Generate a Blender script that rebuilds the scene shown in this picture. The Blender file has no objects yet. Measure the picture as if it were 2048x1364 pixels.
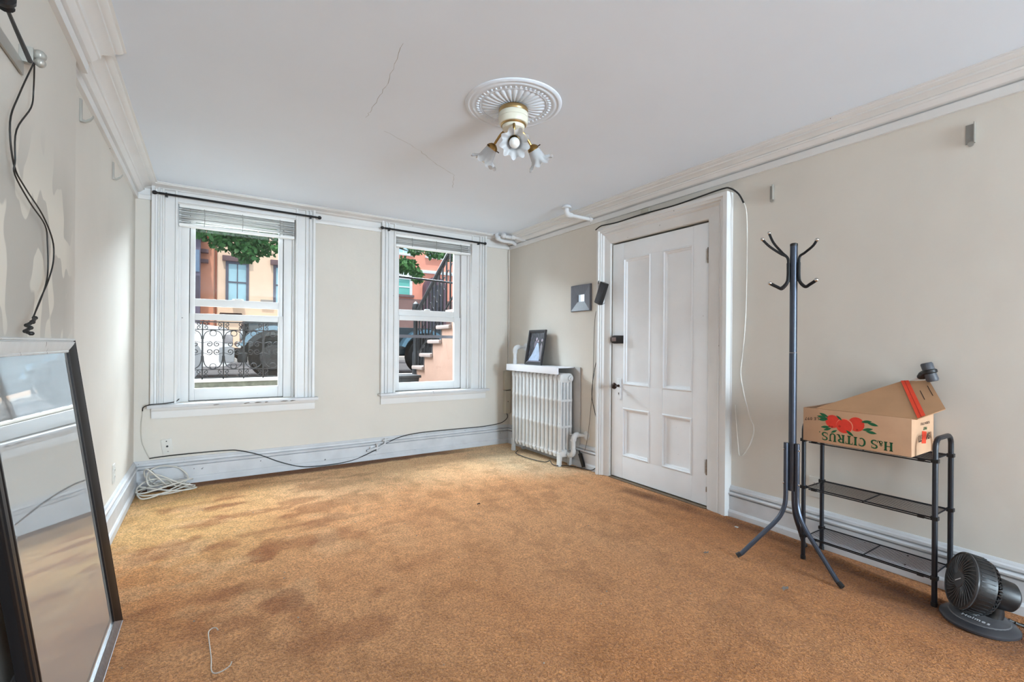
import bpy, bmesh, math, random
import numpy as np
from mathutils import Vector, Matrix
random.seed(7)
S = bpy.context.scene
COL = S.collection
PI = math.pi
W, HC = 3.478, 2.41            # room width, ceiling height (metres)
BR, BY = 0.045, -2.15          # chimney breast projection and its far edge
YR = -9.6                      # rear wall

# ------------------------------------------------------------------ camera, sky, lights, exposure
YAW, ROLL = 0.5731, 0.0075
_f = Vector((math.sin(YAW), math.cos(YAW), 0)); _r = Vector((math.cos(YAW), -math.sin(YAW), 0)); _u = Vector((0, 0, 1))
_r2 = _r*math.cos(ROLL)+_u*math.sin(ROLL); _u2 = _u*math.cos(ROLL)-_r*math.sin(ROLL)
cd = bpy.data.cameras.new('camera'); cam = bpy.data.objects.new('camera', cd); COL.objects.link(cam)
mw = Matrix.Identity(4)
for i in range(3):
    mw[i][0], mw[i][1], mw[i][2] = _r2[i], _u2[i], -_f[i]
mw[0][3], mw[1][3], mw[2][3] = 0.5041, -4.6672, 1.15
cam.matrix_world = mw
cd.sensor_width = 36; cd.lens = 932.9/2048*36; cd.shift_y = (690.37-682)/2048; cd.clip_start = 0.02
S.camera = cam
wd = bpy.data.worlds.new('sky'); S.world = wd; wd.use_nodes = True
bgn = wd.node_tree.nodes['Background']
bgn.inputs[0].default_value = (0.80, 0.90, 1.0, 1); bgn.inputs[1].default_value = 1.0
def light(kind, name, loc, energy, target=None, size=(1, 1), color=(1, 1, 1), angle=0):
    l = bpy.data.lights.new(name, kind); l.energy = energy; l.color = color
    if kind == 'AREA':
        l.shape = 'RECTANGLE'; l.size, l.size_y = size
    if kind == 'SUN': l.angle = angle
    o = bpy.data.objects.new(name, l); COL.objects.link(o); o.location = loc
    if target is not None:
        o.rotation_euler = (Vector(target)-Vector(loc)).to_track_quat('-Z', 'Y').to_euler()
    return o
light('SUN', 'sun', (0, -5, 20), 2.4, (3.0, 3.0, 0), color=(1, 0.95, 0.88), angle=math.radians(2))
light('AREA', 'window_daylight', (1.5, 2.7, 4.0), 1450, (1.6, -1.5, 0.8), (5.4, 2.2), (0.80, 0.93, 1.0))
light('AREA', 'rear_fill_light', (2.80, YR+0.25, 1.40), 350, (1.5, 0, 1.7), (1.15, 2.2), (0.69, 0.87, 1.0))  # added fill lamp in front of the solid rear wall, no window there
S.view_settings.view_transform = 'Standard'; S.view_settings.look = 'None'
S.view_settings.gamma = 1; S.view_settings.use_curve_mapping = False
S.view_settings.exposure = 0.36

# ------------------------------------------------------------------ materials
def lin(c):
    return tuple(((x/255)/12.92 if x/255 <= 0.04045 else ((x/255+0.055)/1.055)**2.4) for x in c)
MATS = {}
def mat(name, col, rough=0.5, metal=0.0, var=0.06, vs=6.0, bump=0.0, bs=60.0, bdist=0.004, chip=None, chips=(0.70, 40.0), coat=0.0, spec=0.5, stretch=None):
    if name in MATS: return MATS[name]
    m = bpy.data.materials.new(name); m.use_nodes = True; nt = m.node_tree; N = nt.nodes; L = nt.links
    b = N['Principled BSDF']; b.inputs['Roughness'].default_value = rough; b.inputs['Metallic'].default_value = metal
    b.inputs['Coat Weight'].default_value = coat; b.inputs['Specular IOR Level'].default_value = spec
    c = lin(col); tc = N.new('ShaderNodeTexCoord'); src = tc.outputs['Object']
    if stretch:
        mp = N.new('ShaderNodeMapping'); mp.inputs['Scale'].default_value = stretch; L.new(src, mp.inputs[0]); src = mp.outputs[0]
    n = N.new('ShaderNodeTexNoise'); n.inputs['Scale'].default_value = vs; n.inputs['Detail'].default_value = 5; L.new(src, n.inputs['Vector'])
    r = N.new('ShaderNodeValToRGB'); r.color_ramp.elements[0].position = 0.3; r.color_ramp.elements[1].position = 0.7
    r.color_ramp.elements[0].color = tuple(x*(1-var) for x in c)+(1,); r.color_ramp.elements[1].color = tuple(min(1, x*(1+var)) for x in c)+(1,)
    L.new(n.outputs[0], r.inputs[0]); out = r.outputs[0]
    if chip:
        n2 = N.new('ShaderNodeTexNoise'); n2.inputs['Scale'].default_value = chips[1]; n2.inputs['Detail'].default_value = 3; L.new(src, n2.inputs['Vector'])
        r2 = N.new('ShaderNodeValToRGB'); r2.color_ramp.elements[0].position = chips[0]; r2.color_ramp.elements[1].position = chips[0]+0.03
        L.new(n2.outputs[0], r2.inputs[0])
        mx = N.new('ShaderNodeMix'); mx.data_type = 'RGBA'; L.new(r2.outputs[0], mx.inputs['Factor']); L.new(out, mx.inputs['A'])
        mx.inputs['B'].default_value = lin(chip)+(1,); out = mx.outputs['Result']
    L.new(out, b.inputs['Base Color'])
    if bump:
        n3 = N.new('ShaderNodeTexNoise'); n3.inputs['Scale'].default_value = bs; n3.inputs['Detail'].default_value = 4; L.new(src, n3.inputs['Vector'])
        bp = N.new('ShaderNodeBump'); bp.inputs['Strength'].default_value = bump; bp.inputs['Distance'].default_value = bdist
        L.new(n3.outputs[0], bp.inputs['Height']); L.new(bp.outputs[0], b.inputs['Normal'])
    MATS[name] = m
    return m
def glass(name, tint=(0.98, 0.99, 1.0), refl=0.02):
    m = bpy.data.materials.new(name); m.use_nodes = True; nt = m.node_tree; N = nt.nodes; L = nt.links
    N.remove(N['Principled BSDF']); o = N['Material Output']
    t = N.new('ShaderNodeBsdfTransparent'); t.inputs[0].default_value = tint+(1,)
    g = N.new('ShaderNodeBsdfGlossy'); g.inputs['Roughness'].default_value = 0.02
    x = N.new('ShaderNodeMixShader'); x.inputs[0].default_value = refl
    L.new(t.outputs[0], x.inputs[1]); L.new(g.outputs[0], x.inputs[2]); L.new(x.outputs[0], o.inputs[0])
    return m
WALL = mat('cream_wall_paint', (215, 209, 200), 0.72, var=0.03, vs=2.0, bump=0.35, bs=11, bdist=0.006)
CEIL = mat('white_ceiling_paint', (228, 237, 248), 0.85, var=0.02, vs=1.2, bump=0.15, bs=6, bdist=0.004)
TRIM = mat('white_trim_paint', (222, 221, 220), 0.38, var=0.03, vs=5, bump=0.12, bs=35, bdist=0.002, chip=(120, 118, 116), chips=(0.76, 38))
BASE = mat('scuffed_baseboard_paint', (204, 205, 208), 0.42, var=0.08, vs=7, bump=0.15, bs=30, bdist=0.002, chip=(96, 96, 98), chips=(0.72, 30))
DOORP = mat('white_door_paint', (243, 247, 252), 0.36, var=0.03, vs=5, bump=0.2, bs=40, bdist=0.002, chip=(140, 135, 130), chips=(0.77, 50))
RADP = mat('radiator_grey_paint', (214, 215, 216), 0.5, var=0.06, vs=12, bump=0.3, bs=70, bdist=0.002, chip=(130, 120, 105), chips=(0.72, 60))
PIPEP = mat('white_pipe_paint', (216, 217, 219), 0.45, var=0.05, vs=14, bump=0.2, bs=60, bdist=0.002)
BLACK = mat('black_metal', (24, 25, 28), 0.38, metal=0.3, var=0.1)
BLKP = mat('black_plastic', (22, 22, 24), 0.45, var=0.1)
CORDB = mat('black_cord', (26, 24, 22), 0.5)
CORDW = mat('white_cord', (214, 210, 202), 0.5)
GREYM = mat('grey_blue_metal', (70, 76, 88), 0.33, metal=0.65, var=0.08)
CHROME = mat('nickel', (205, 200, 195), 0.18, metal=1.0, var=0.04)
BRASS = mat('polished_brass', (186, 158, 112), 0.3, metal=1.0, var=0.1, vs=20)
BRASSD = mat('aged_brass', (150, 118, 70), 0.32, metal=1.0, var=0.2, vs=40)
CREAM = mat('ivory_enamel', (226, 222, 205), 0.35, var=0.05)
FROST = mat('frosted_shade_glass', (214, 217, 221), 0.25, var=0.04, vs=30)
_n = FROST.node_tree; _t = _n.nodes.new('ShaderNodeBsdfTransparent'); _x = _n.nodes.new('ShaderNodeMixShader'); _x.inputs[0].default_value = 0.42
_n.links.new(_n.nodes['Principled BSDF'].outputs[0], _x.inputs[1]); _n.links.new(_t.outputs[0], _x.inputs[2]); _n.links.new(_x.outputs[0], _n.nodes['Material Output'].inputs[0])
BULB = mat('white_bulb_glass', (240, 240, 238), 0.15, var=0.02)
DARKM = mat('dark_patina_metal', (52, 36, 30), 0.35, metal=0.6, var=0.3, vs=60)
PANE = glass('window_glass')

# ------------------------------------------------------------------ geometry helpers
class G:
    def __init__(s): s.v = []; s.f = []
    def box(s, x0, y0, z0, x1, y1, z1):
        x0, x1 = min(x0, x1), max(x0, x1); y0, y1 = min(y0, y1), max(y0, y1); z0, z1 = min(z0, z1), max(z0, z1)
        b = len(s.v)
        s.v += [(x0,y0,z0),(x1,y0,z0),(x1,y1,z0),(x0,y1,z0),(x0,y0,z1),(x1,y0,z1),(x1,y1,z1),(x0,y1,z1)]
        s.f += [tuple(b+i for i in q) for q in ((3,2,1,0),(4,5,6,7),(0,1,5,4),(1,2,6,5),(2,3,7,6),(3,0,4,7))]
        return s
    def poly(s, pts):
        b = len(s.v); s.v += [tuple(p) for p in pts]; s.f.append(tuple(range(b, b+len(pts)))); return s
    def sweep(s, rings, closed=False, caps=True):       # rings: lists of points, same length
        b = len(s.v); n = len(rings[0]); k = len(rings)
        for r in rings: s.v += [tuple(p) for p in r]
        for i in range(k if closed else k-1):
            j = (i+1) % k
            for a in range(n):
                c = (a+1) % n
                s.f.append((b+i*n+a, b+i*n+c, b+j*n+c, b+j*n+a))
        if caps and not closed:
            s.f.append(tuple(b+a for a in reversed(range(n)))); s.f.append(tuple(b+(k-1)*n+a for a in range(n)))
        return s
    def extrude(s, poly, d):                            # polygon (3D pts) pushed along d
        d = Vector(d); return s.sweep([[Vector(p) for p in poly], [Vector(p)+d for p in poly]])
    def tube(s, pts, r, n=8, closed=False, caps=True, flat=None):
        P = [Vector(p) for p in pts]; k = len(P); R = r if isinstance(r, (list, tuple)) else [r]*k
        T = []
        for i in range(k):
            a = P[(i-1) % k] if (closed or i > 0) else P[i]; c = P[(i+1) % k] if (closed or i < k-1) else P[i]
            t = c-a; T.append(t.normalized() if t.length > 1e-9 else Vector((0, 0, 1)))
        up = Vector((0, 0, 1)) if abs(T[0].z) < 0.9 else Vector((1, 0, 0))
        N0 = (up-T[0]*up.dot(T[0])).normalized(); rings = []
        for i in range(k):
            N0 = N0-T[i]*N0.dot(T[i]); N0 = N0.normalized() if N0.length > 1e-6 else T[i].orthogonal().normalized()
            B = T[i].cross(N0)
            fb = flat or 1.0
            rings.append([P[i]+(N0*math.cos(2*PI*a/n)+B*math.sin(2*PI*a/n)*fb)*R[i] for a in range(n)])
        return s.sweep(rings, closed, caps)
    def lathe(s, prof, n=24, o=(0, 0, 0), axis=(0, 0, 1), fn=None):
        ax = Vector(axis).normalized(); e1 = ax.orthogonal().normalized()
        if abs(ax.z) > 0.99: e1 = Vector((1, 0, 0))
        e2 = ax.cross(e1); o = Vector(o); rings = []
        for (r, z) in prof:
            ring = []
            for a in range(n):
                t = 2*PI*a/n; rr, zz = (r, z) if fn is None else fn(r, z, t)
                ring.append(o+ax*zz+(e1*math.cos(t)+e2*math.sin(t))*rr)
            rings.append(ring)
        return s.sweep(rings)
    def ball(s, c, r, n=12, m=8, sc=(1, 1, 1)):
        c = Vector(c); rings = []
        for i in range(1, m):
            p = PI*i/m
            rings.append([c+Vector((r*math.sin(p)*math.cos(2*PI*a/n)*sc[0], r*math.sin(p)*math.sin(2*PI*a/n)*sc[1], -r*math.cos(p)*sc[2])) for a in range(n)])
        return s.sweep(rings)
    def xf(s, M, i0=0):
        for i in range(i0, len(s.v)): s.v[i] = tuple(M @ Vector(s.v[i]))
        return s
def smoothpts(pts, n=6, closed=False):
    P = [Vector(p) for p in pts]; k = len(P); out = []
    for i in range(k if closed else k-1):
        p0 = P[(i-1) % k] if (closed or i > 0) else P[i]; p1 = P[i]; p2 = P[(i+1) % k]
        p3 = P[(i+2) % k] if (closed or i+2 < k) else P[(i+1) % k]
        for j in range(n):
            t = j/n
            out.append(0.5*((2*p1)+(-p0+p2)*t+(2*p0-5*p1+4*p2-p3)*t*t+(-p0+3*p1-3*p2+p3)*t*t*t))
    if not closed: out.append(P[-1])
    return out
def obj(name, g, m, parent=None, smooth=True, bevel=0.0, angle=35, stuff=False):
    me = bpy.data.meshes.new(name); bm = bmesh.new()
    vs = [bm.verts.new(v) for v in g.v]
    for f in g.f:
        try: bm.faces.new([vs[i] for i in f])
        except ValueError: pass
    bmesh.ops.recalc_face_normals(bm, faces=bm.faces[:])
    if bevel:
        bmesh.ops.bevel(bm, geom=bm.edges[:], offset=bevel, segments=2, affect='EDGES', profile=0.7, clamp_overlap=True)
    bm.to_mesh(me); bm.free(); me.materials.append(m)
    if smooth:
        me.polygons.foreach_set('use_smooth', [True]*len(me.polygons)); me.set_sharp_from_angle(angle=math.radians(angle))
    o = bpy.data.objects.new(name, me); COL.objects.link(o)
    if parent is not None:
        o.parent = parent
        if parent.type == 'EMPTY': o.matrix_parent_inverse = Matrix.Translation(parent.location).inverted()
    if stuff: o['kind'] = 'stuff'
    return o
def tag(o, label, cat, group=None):
    o['label'] = label; o['category'] = cat
    if group: o['group'] = group
    return o
def thing(name, label, cat, loc=(0, 0, 0), group=None):
    o = bpy.data.objects.new(name, None); o.empty_display_size = 0.05; COL.objects.link(o); o.location = loc
    return tag(o, label, cat, group)
def struct(name, g, m, parent=None, **k):
    o = obj(name, g, m, parent, **k)
    if parent is None: o['kind'] = 'structure'
    return o
def structroot(name, loc=(0, 0, 0)):
    o = bpy.data.objects.new(name, None); COL.objects.link(o); o.location = loc; o['kind'] = 'structure'; return o
def arc(c, r, a0, a1, n, u, v):
    c, u, v = Vector(c), Vector(u), Vector(v)
    return [c+(u*math.cos(math.radians(a0+(a1-a0)*i/n))+v*math.sin(math.radians(a0+(a1-a0)*i/n)))*r for i in range(n+1)]
def text_g(body, size, bold=0.0):
    cu = bpy.data.curves.new('lettering', 'FONT'); cu.body = body; cu.size = size; cu.offset = bold; cu.extrude = 0.0
    cu.align_x = 'CENTER'; cu.align_y = 'CENTER'; cu.resolution_u = 3
    o = bpy.data.objects.new('lettering', cu); COL.objects.link(o)
    bpy.context.view_layer.update()
    dg = bpy.context.evaluated_depsgraph_get(); me = bpy.data.meshes.new_from_object(o.evaluated_get(dg))
    g = G(); g.v = [tuple(v.co) for v in me.vertices]; g.f = [tuple(p.vertices) for p in me.polygons]
    bpy.data.objects.remove(o); bpy.data.curves.remove(cu); bpy.data.meshes.remove(me)
    return g

# ------------------------------------------------------------------ floor: worn orange carpet
def carpet():
    nx, ny = 150, 400
    xs = np.linspace(-0.02, W+0.02, nx); ys = np.linspace(YR, 0.02, ny)
    X, Y = np.meshgrid(xs, ys)
    rng = np.random.RandomState(3)
    def field(nc, oct_=4, seed=0, sx=1, sy=1):
        r = np.random.RandomState(seed); out = np.zeros_like(X); amp = 1; tot = 0
        for o in range(oct_):
            k = nc*2**o; gx = r.rand(int(8*k*sx)+3, int(5*k*sy)+3)
            u = (Y-YR)/(-YR+0.02)*0.999*(gx.shape[0]-2); v = (X+0.02)/(W+0.04)*0.999*(gx.shape[1]-2)
            iu = u.astype(int); iv = v.astype(int); fu = u-iu; fv = v-iv; fu = fu*fu*(3-2*fu); fv = fv*fv*(3-2*fv)
            out += amp*(gx[iu, iv]*(1-fu)*(1-fv)+gx[iu+1, iv]*fu*(1-fv)+gx[iu, iv+1]*(1-fu)*fv+gx[iu+1, iv+1]*fu*fv)
            tot += amp; amp *= 0.55
        return out/tot
    def sm(a, b, t): t = np.clip((t-a)/(b-a), 0, 1); return t*t*(3-2*t)
    n1 = field(1, 4, 1); n2 = field(3, 4, 2); n3 = field(1.5, 5, 5)
    deep = np.array(lin((196, 132, 80))); mid = np.array(lin((208, 156, 114))); pale = np.array(lin((230, 196, 160))); olive = np.array(lin((206, 170, 120))); grey = np.array(lin((212, 194, 168)))
    c = np.zeros(X.shape+(3,)); c[:] = mid
    def mixin(col, w): c[:] = c*(1-w[..., None])+col*w[..., None]
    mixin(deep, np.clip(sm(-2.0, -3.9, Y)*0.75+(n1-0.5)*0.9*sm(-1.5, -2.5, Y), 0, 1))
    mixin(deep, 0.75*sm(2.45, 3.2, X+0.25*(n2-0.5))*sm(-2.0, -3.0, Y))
    mixin(pale, np.clip(sm(-1.5, -0.5, Y)*0.9*sm(0.3, 1.4, X)+(n2-0.5)*0.6*sm(-2.2, -1.0, Y), 0, 1))
    mixin(olive, np.clip(sm(1.25, 0.35, X+0.5*(n1-0.5))*sm(-2.3, -1.2, Y)*0.9, 0, 1))
    mixin(deep, np.clip(sm(0.75, 0.15, X)*sm(-1.1, -1.7, Y)*(0.35+1.3*(n2-0.35)), 0, 0.85))
    mixin(grey, 0.75*sm(0.75, 0.2, np.hypot((X-3.15)/0.9, (Y+0.75)/1.3)+0.5*(n2-0.5)))
    n4 = field(5, 4, 9, 1.6, .45); n6 = field(7, 3, 12)
    # stains with a shape of their own
    st = np.array(lin((150, 92, 52)))
    for (x, y, rx, ry, k) in ((0.78, -2.36, .075, .11, .6), (0.84, -2.53, .05, .12, .35), (0.735, -1.80, .07, .10, .55), (0.80, -1.70, .05, .13, .4), (1.05, -1.80, .09, .07, .4), (0.595, -0.79, .16, .045, .5), (0.48, -1.10, .15, .10, .45),
                           (0.49, -1.55, .07, .06, .4), (1.06, -0.95, .16, .06, .4), (0.3, -1.46, .16, .13, .45), (0.78, -1.05, .2, .05, .4), (0.9, -2.75, .22, .10, .3), (0.86, -1.45, .25, .04, .35),
                           (0.95, -1.25, .08, .06, .4), (1.6, -0.5, .2, .04, .25), (2.2, -0.6, .12, .05, .25), (0.55, -2.15, .12, .06, .3), (0.62, -0.62, .12, .03, .4), (1.2, -1.4, .07, .05, .25)):
        d = np.hypot((X-x)/rx, (Y-y)/ry)+1.3*(n6-0.5)+.5*(n4-.5)
        mixin(st, min(1, k*1.35)*sm(1.08, 0.82, d))
    mk = np.clip(sm(2.0, 0.9, X+.4*(n1-.5))*sm(-3.0, -2.2, Y)*sm(-.15, -.4, Y)+.25*sm(-.3, -.8, Y)*sm(-2.6, -1.6, Y), 0, 1)
    mixin(st, .55*sm(.53, .66, n4)*mk)
    mixin(np.array(lin((150, 98, 54))), .30*sm(.52, .70, n6)*sm(-.2, -1.0, Y))
    mixin(pale, .30*sm(.54, .66, field(6, 4, 21, 1.3, .5))*sm(1.9, .8, X)*sm(-2.9, -1.9, Y))
    # painted shade: ripple crease by the door wall, and beneath the racks
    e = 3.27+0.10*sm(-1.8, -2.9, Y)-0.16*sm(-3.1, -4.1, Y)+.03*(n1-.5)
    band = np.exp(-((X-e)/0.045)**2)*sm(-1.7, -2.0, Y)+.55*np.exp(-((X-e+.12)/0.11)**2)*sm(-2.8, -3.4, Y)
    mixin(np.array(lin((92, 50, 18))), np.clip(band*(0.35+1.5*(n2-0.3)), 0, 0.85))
    c *= (1.04+.38*sm(-3.3, -1.2, Y))[..., None]*np.array([1.03, .97, .86])  # lightens toward the windows: daylight painted in on top of the sun fading
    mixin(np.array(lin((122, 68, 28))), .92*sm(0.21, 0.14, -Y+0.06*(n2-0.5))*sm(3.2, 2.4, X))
    z = 0.006*(n1-0.5)+0.004*(n2-0.5)+0.020*np.exp(-((X-e-0.045)/0.03)**2)*sm(-1.6, -2.0, Y)*sm(W-0.02, W-0.06, X)*(0.5+n2)
    me = bpy.data.meshes.new('floor')
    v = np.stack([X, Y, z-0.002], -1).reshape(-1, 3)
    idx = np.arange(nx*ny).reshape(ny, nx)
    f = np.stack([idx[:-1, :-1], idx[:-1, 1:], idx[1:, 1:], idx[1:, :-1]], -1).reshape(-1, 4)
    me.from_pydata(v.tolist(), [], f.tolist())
    at = me.color_attributes.new('fade_and_shade', 'FLOAT_COLOR', 'POINT')
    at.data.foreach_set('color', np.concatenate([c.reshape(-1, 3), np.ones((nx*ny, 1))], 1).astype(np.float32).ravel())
    me.polygons.foreach_set('use_smooth', [True]*len(me.polygons))
    m = bpy.data.materials.new('worn_carpet'); m.use_nodes = True; nt = m.node_tree; N = nt.nodes; L = nt.links
    b = N['Principled BSDF']; b.inputs['Roughness'].default_value = 0.95; b.inputs['Specular IOR Level'].default_value = 0.08; b.inputs['Sheen Weight'].default_value = 0.15
    a = N.new('ShaderNodeVertexColor'); a.layer_name = 'fade_and_shade'
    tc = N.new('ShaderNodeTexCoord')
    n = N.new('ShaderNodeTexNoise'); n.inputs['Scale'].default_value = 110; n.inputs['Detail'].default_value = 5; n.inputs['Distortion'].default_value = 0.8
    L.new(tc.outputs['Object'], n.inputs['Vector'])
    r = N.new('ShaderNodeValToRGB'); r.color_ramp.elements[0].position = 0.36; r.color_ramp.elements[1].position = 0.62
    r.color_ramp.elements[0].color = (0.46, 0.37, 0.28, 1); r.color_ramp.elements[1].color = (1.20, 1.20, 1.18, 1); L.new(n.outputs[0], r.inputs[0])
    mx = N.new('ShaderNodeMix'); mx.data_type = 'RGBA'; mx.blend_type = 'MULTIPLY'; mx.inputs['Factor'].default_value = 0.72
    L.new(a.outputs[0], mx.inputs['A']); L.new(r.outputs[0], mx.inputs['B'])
    n5 = N.new('ShaderNodeTexNoise'); n5.inputs['Scale'].default_value = 14; n5.inputs['Detail'].default_value = 6; L.new(tc.outputs['Object'], n5.inputs['Vector'])
    r5 = N.new('ShaderNodeValToRGB'); r5.color_ramp.elements[0].position = 0.3; r5.color_ramp.elements[1].position = 0.7
    r5.color_ramp.elements[0].color = (0.80, 0.77, 0.72, 1); r5.color_ramp.elements[1].color = (1.08, 1.08, 1.06, 1); L.new(n5.outputs[0], r5.inputs[0])
    mx5 = N.new('ShaderNodeMix'); mx5.data_type = 'RGBA'; mx5.blend_type = 'MULTIPLY'; mx5.inputs['Factor'].default_value = 0.7
    L.new(mx.outputs['Result'], mx5.inputs['A']); L.new(r5.outputs[0], mx5.inputs['B']); L.new(mx5.outputs['Result'], b.inputs['Base Color'])
    bp = N.new('ShaderNodeBump'); bp.inputs['Strength'].default_value = 1.0; bp.inputs['Distance'].default_value = 0.02
    L.new(n.outputs[0], bp.inputs['Height']); L.new(bp.outputs[0], b.inputs['Normal'])
    me.materials.append(m)
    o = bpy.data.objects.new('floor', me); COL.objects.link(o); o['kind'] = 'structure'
carpet()

# ------------------------------------------------------------------ room shell
W1 = dict(xo0=.105, xi0=.272, xi1=1.15, xo1=1.312, s0=.348, s1=1.062, g0=.389, g1=1.02)
W2 = dict(xo0=1.935, xi0=2.08, xi1=2.955, xo1=3.137, s0=2.115, s1=2.872, g0=2.158, g1=2.792)
T = 0.32
g = G()
g.box(-0.3, 0, -0.1, .272, T, 2.75).box(1.15, 0, -0.1, 2.08, T, 2.75).box(2.955, 0, -0.1, W+0.3, T, 2.75)
for w in (W1, W2):
    g.box(w['xi0'], 0, -0.1, w['xi1'], T, .66); g.box(w['xi0'], 0, 2.30, w['xi1'], T, 2.75)
struct('wall_back', g, WALL, smooth=False)
# left wall with the chimney breast; patchy flaking paint on the breast
def breast_paint():
    m = mat('breast_wall_paint', (212, 206, 197), 0.78, var=0.03, vs=2.0, bump=0.3, bs=18)
    nt = m.node_tree; N = nt.nodes; L = nt.links; b = N['Principled BSDF']
    src = b.inputs['Base Color'].links[0].from_socket
    tc = N.new('ShaderNodeTexCoord'); mp = N.new('ShaderNodeMapping'); mp.inputs['Scale'].default_value = (1, 5.0, 3.0); mp.inputs['Rotation'].default_value = (0.35, 0, 0); L.new(tc.outputs['Object'], mp.inputs[0])
    n = N.new('ShaderNodeTexNoise'); n.inputs['Scale'].default_value = 1.5; n.inputs['Detail'].default_value = 1.0; L.new(mp.outputs[0], n.inputs['Vector'])
    sx = N.new('ShaderNodeSeparateXYZ'); L.new(tc.outputs['Object'], sx.inputs[0])
    mr = N.new('ShaderNodeMapRange'); mr.inputs['From Min'].default_value = 1.0; mr.inputs['From Max'].default_value = 1.25; L.new(sx.outputs['Z'], mr.inputs['Value'])
    mr2 = N.new('ShaderNodeMapRange'); mr2.inputs['From Min'].default_value = 1.85; mr2.inputs['From Max'].default_value = 1.6; L.new(sx.outputs['Z'], mr2.inputs['Value'])
    mul = N.new('ShaderNodeMath'); mul.operation = 'MULTIPLY'; L.new(mr.outputs[0], mul.inputs[0]); L.new(mr2.outputs[0], mul.inputs[1])
    mr3 = N.new('ShaderNodeMapRange'); mr3.inputs['From Min'].default_value = -2.15; mr3.inputs['From Max'].default_value = -2.3; L.new(sx.outputs['Y'], mr3.inputs['Value'])
    mul2 = N.new('ShaderNodeMath'); mul2.operation = 'MULTIPLY'; L.new(mul.outputs[0], mul2.inputs[0]); L.new(mr3.outputs[0], mul2.inputs[1])
    r = N.new('ShaderNodeValToRGB'); r.color_ramp.elements[0].position = 0.52; r.color_ramp.elements[1].position = 0.535; L.new(n.outputs[0], r.inputs[0])
    # grey dinginess of the bare coat, pale flakes of the older coat left on it
    mx = N.new('ShaderNodeMix'); mx.data_type = 'RGBA'; L.new(mul2.outputs[0], mx.inputs['Factor']); L.new(src, mx.inputs['A']); mx.inputs['B'].default_value = lin((192, 187, 178))+(1,)
    f = N.new('ShaderNodeMath'); f.operation = 'MULTIPLY'; L.new(r.outputs[0], f.inputs[0]); L.new(mul2.outputs[0], f.inputs[1])
    mx2 = N.new('ShaderNodeMix'); mx2.data_type = 'RGBA'; L.new(f.outputs[0], mx2.inputs['Factor']); L.new(mx.outputs['Result'], mx2.inputs['A']); mx2.inputs['B'].default_value = lin((224, 218, 206))+(1,)
    L.new(mx2.outputs['Result'], b.inputs['Base Color'])
    return m
struct('wall_left', G().box(-0.3, YR, -0.1, 0, 0, 2.75), WALL, smooth=False)
struct('wall_chimney', G().box(0.0005, -5.2, 0.0, BR, BY, HC), breast_paint(), bevel=0.004)
g = G().box(W, -1.675, -0.1, W+0.3, 0, 2.75).box(W, YR, -0.1, W+0.3, -2.640, 2.75).box(W, -2.640, 2.055, W+0.3, -1.675, 2.75).box(W+0.12, -2.640, -0.1, W+0.3, -1.675, 2.055)
struct('wall_right', g, WALL, smooth=False)
ceil_ = struct('ceiling', G().box(-0.3, YR, HC, W+0.3, 0.02, HC+0.3), CEIL, smooth=False)
def crack(pts, w_, seed):
    q = random.Random(seed); P_ = []
    for (x, y), (x2, y2) in zip(pts, pts[1:]):
        for i in range(8): P_.append((x+(x2-x)*i/8+q.uniform(-.006, .006), y+(y2-y)*i/8+q.uniform(-.006, .006), HC-.0004))
    g_ = G()
    for a, b in zip(P_, P_[1:]):
        d_ = Vector(b)-Vector(a); n_ = Vector((-d_.y, d_.x, 0)).normalized()*w_*q.uniform(.4, 1)
        g_.poly([Vector(a)-n_, Vector(b)-n_, Vector(b)+n_, Vector(a)+n_])
    obj('hairline_crack', g_, mat('crack_grey', (158, 158, 158), .9), ceil_, smooth=False)  # thin grey ribbon drawn as the crack itself
crack([(1.168, -2.778), (1.21, -2.45), (1.219, -2.172), (1.223, -2.023)], .0012, 0)
crack([(1.36, -1.939), (1.615, -1.806), (1.831, -1.63), (2.012, -1.52), (2.138, -1.23)], .0012, 1)
struct('wall_rear', G().box(-0.3, YR-0.3, -0.1, W+0.3, YR, 2.75), WALL, smooth=False)
struct('subfloor', G().box(-0.3, YR, -0.3, W+0.3, T, -0.05), mat('dark_subfloor', (70, 55, 40)), smooth=False)

# cornice: same run of mouldings on each wall, mitred at the corners
CP = [(0, 2.275), (.018, 2.275), (.020, 2.315), (.003, 2.318), (.006, 2.324), (.030, 2.330), (.044, 2.342), (.050, 2.350), (.057, 2.352), (.060, 2.360), (.057, 2.366), (.064, 2.371), (.105, 2.379), (.107, 2.389), (.118, 2.390), (.131, 2.397), (.133, 2.402), (.143, 2.404), (.143, HC), (0, HC)]
def run(g, prof, pts):      # pts: list of (wall point(x,y), inward dir per unit offset (dx,dy))
    g.sweep([[(p[0]+d[0]*o, p[1]+d[1]*o, z) for o, z in prof] for p, d in pts])
CB = [(0, 2.278), (.014, 2.278), (.018, 2.300), (.016, 2.312), (.008, 2.316), (.008, 2.366), (.020, 2.370), (.034, 2.374), (.040, 2.382), (.060, 2.390), (.092, 2.396), (.094, 2.402), (.104, 2.404), (.104, HC), (0, HC)]
g = G(); run(g, CB, [((0.0, 0), (0, -1)), ((W, 0), (0, -1))]); struct('trim_1', g, TRIM, angle=25)
g = G(); run(g, CP, [((W, -.001), (-1, 0)), ((W, YR), (-1, 0))]); struct('trim_2', g, TRIM, angle=25)
g = G(); run(g, CP, [((0, -.001), (1, 0)), ((0, BY), (1, 0))]); struct('trim_3', g, TRIM, angle=25)
g = G(); run(g, CP, [((BR, BY+0.10), (1, 0)), ((BR, -5.2), (1, 0))]); struct('trim_4', g, TRIM, angle=25)
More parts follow.
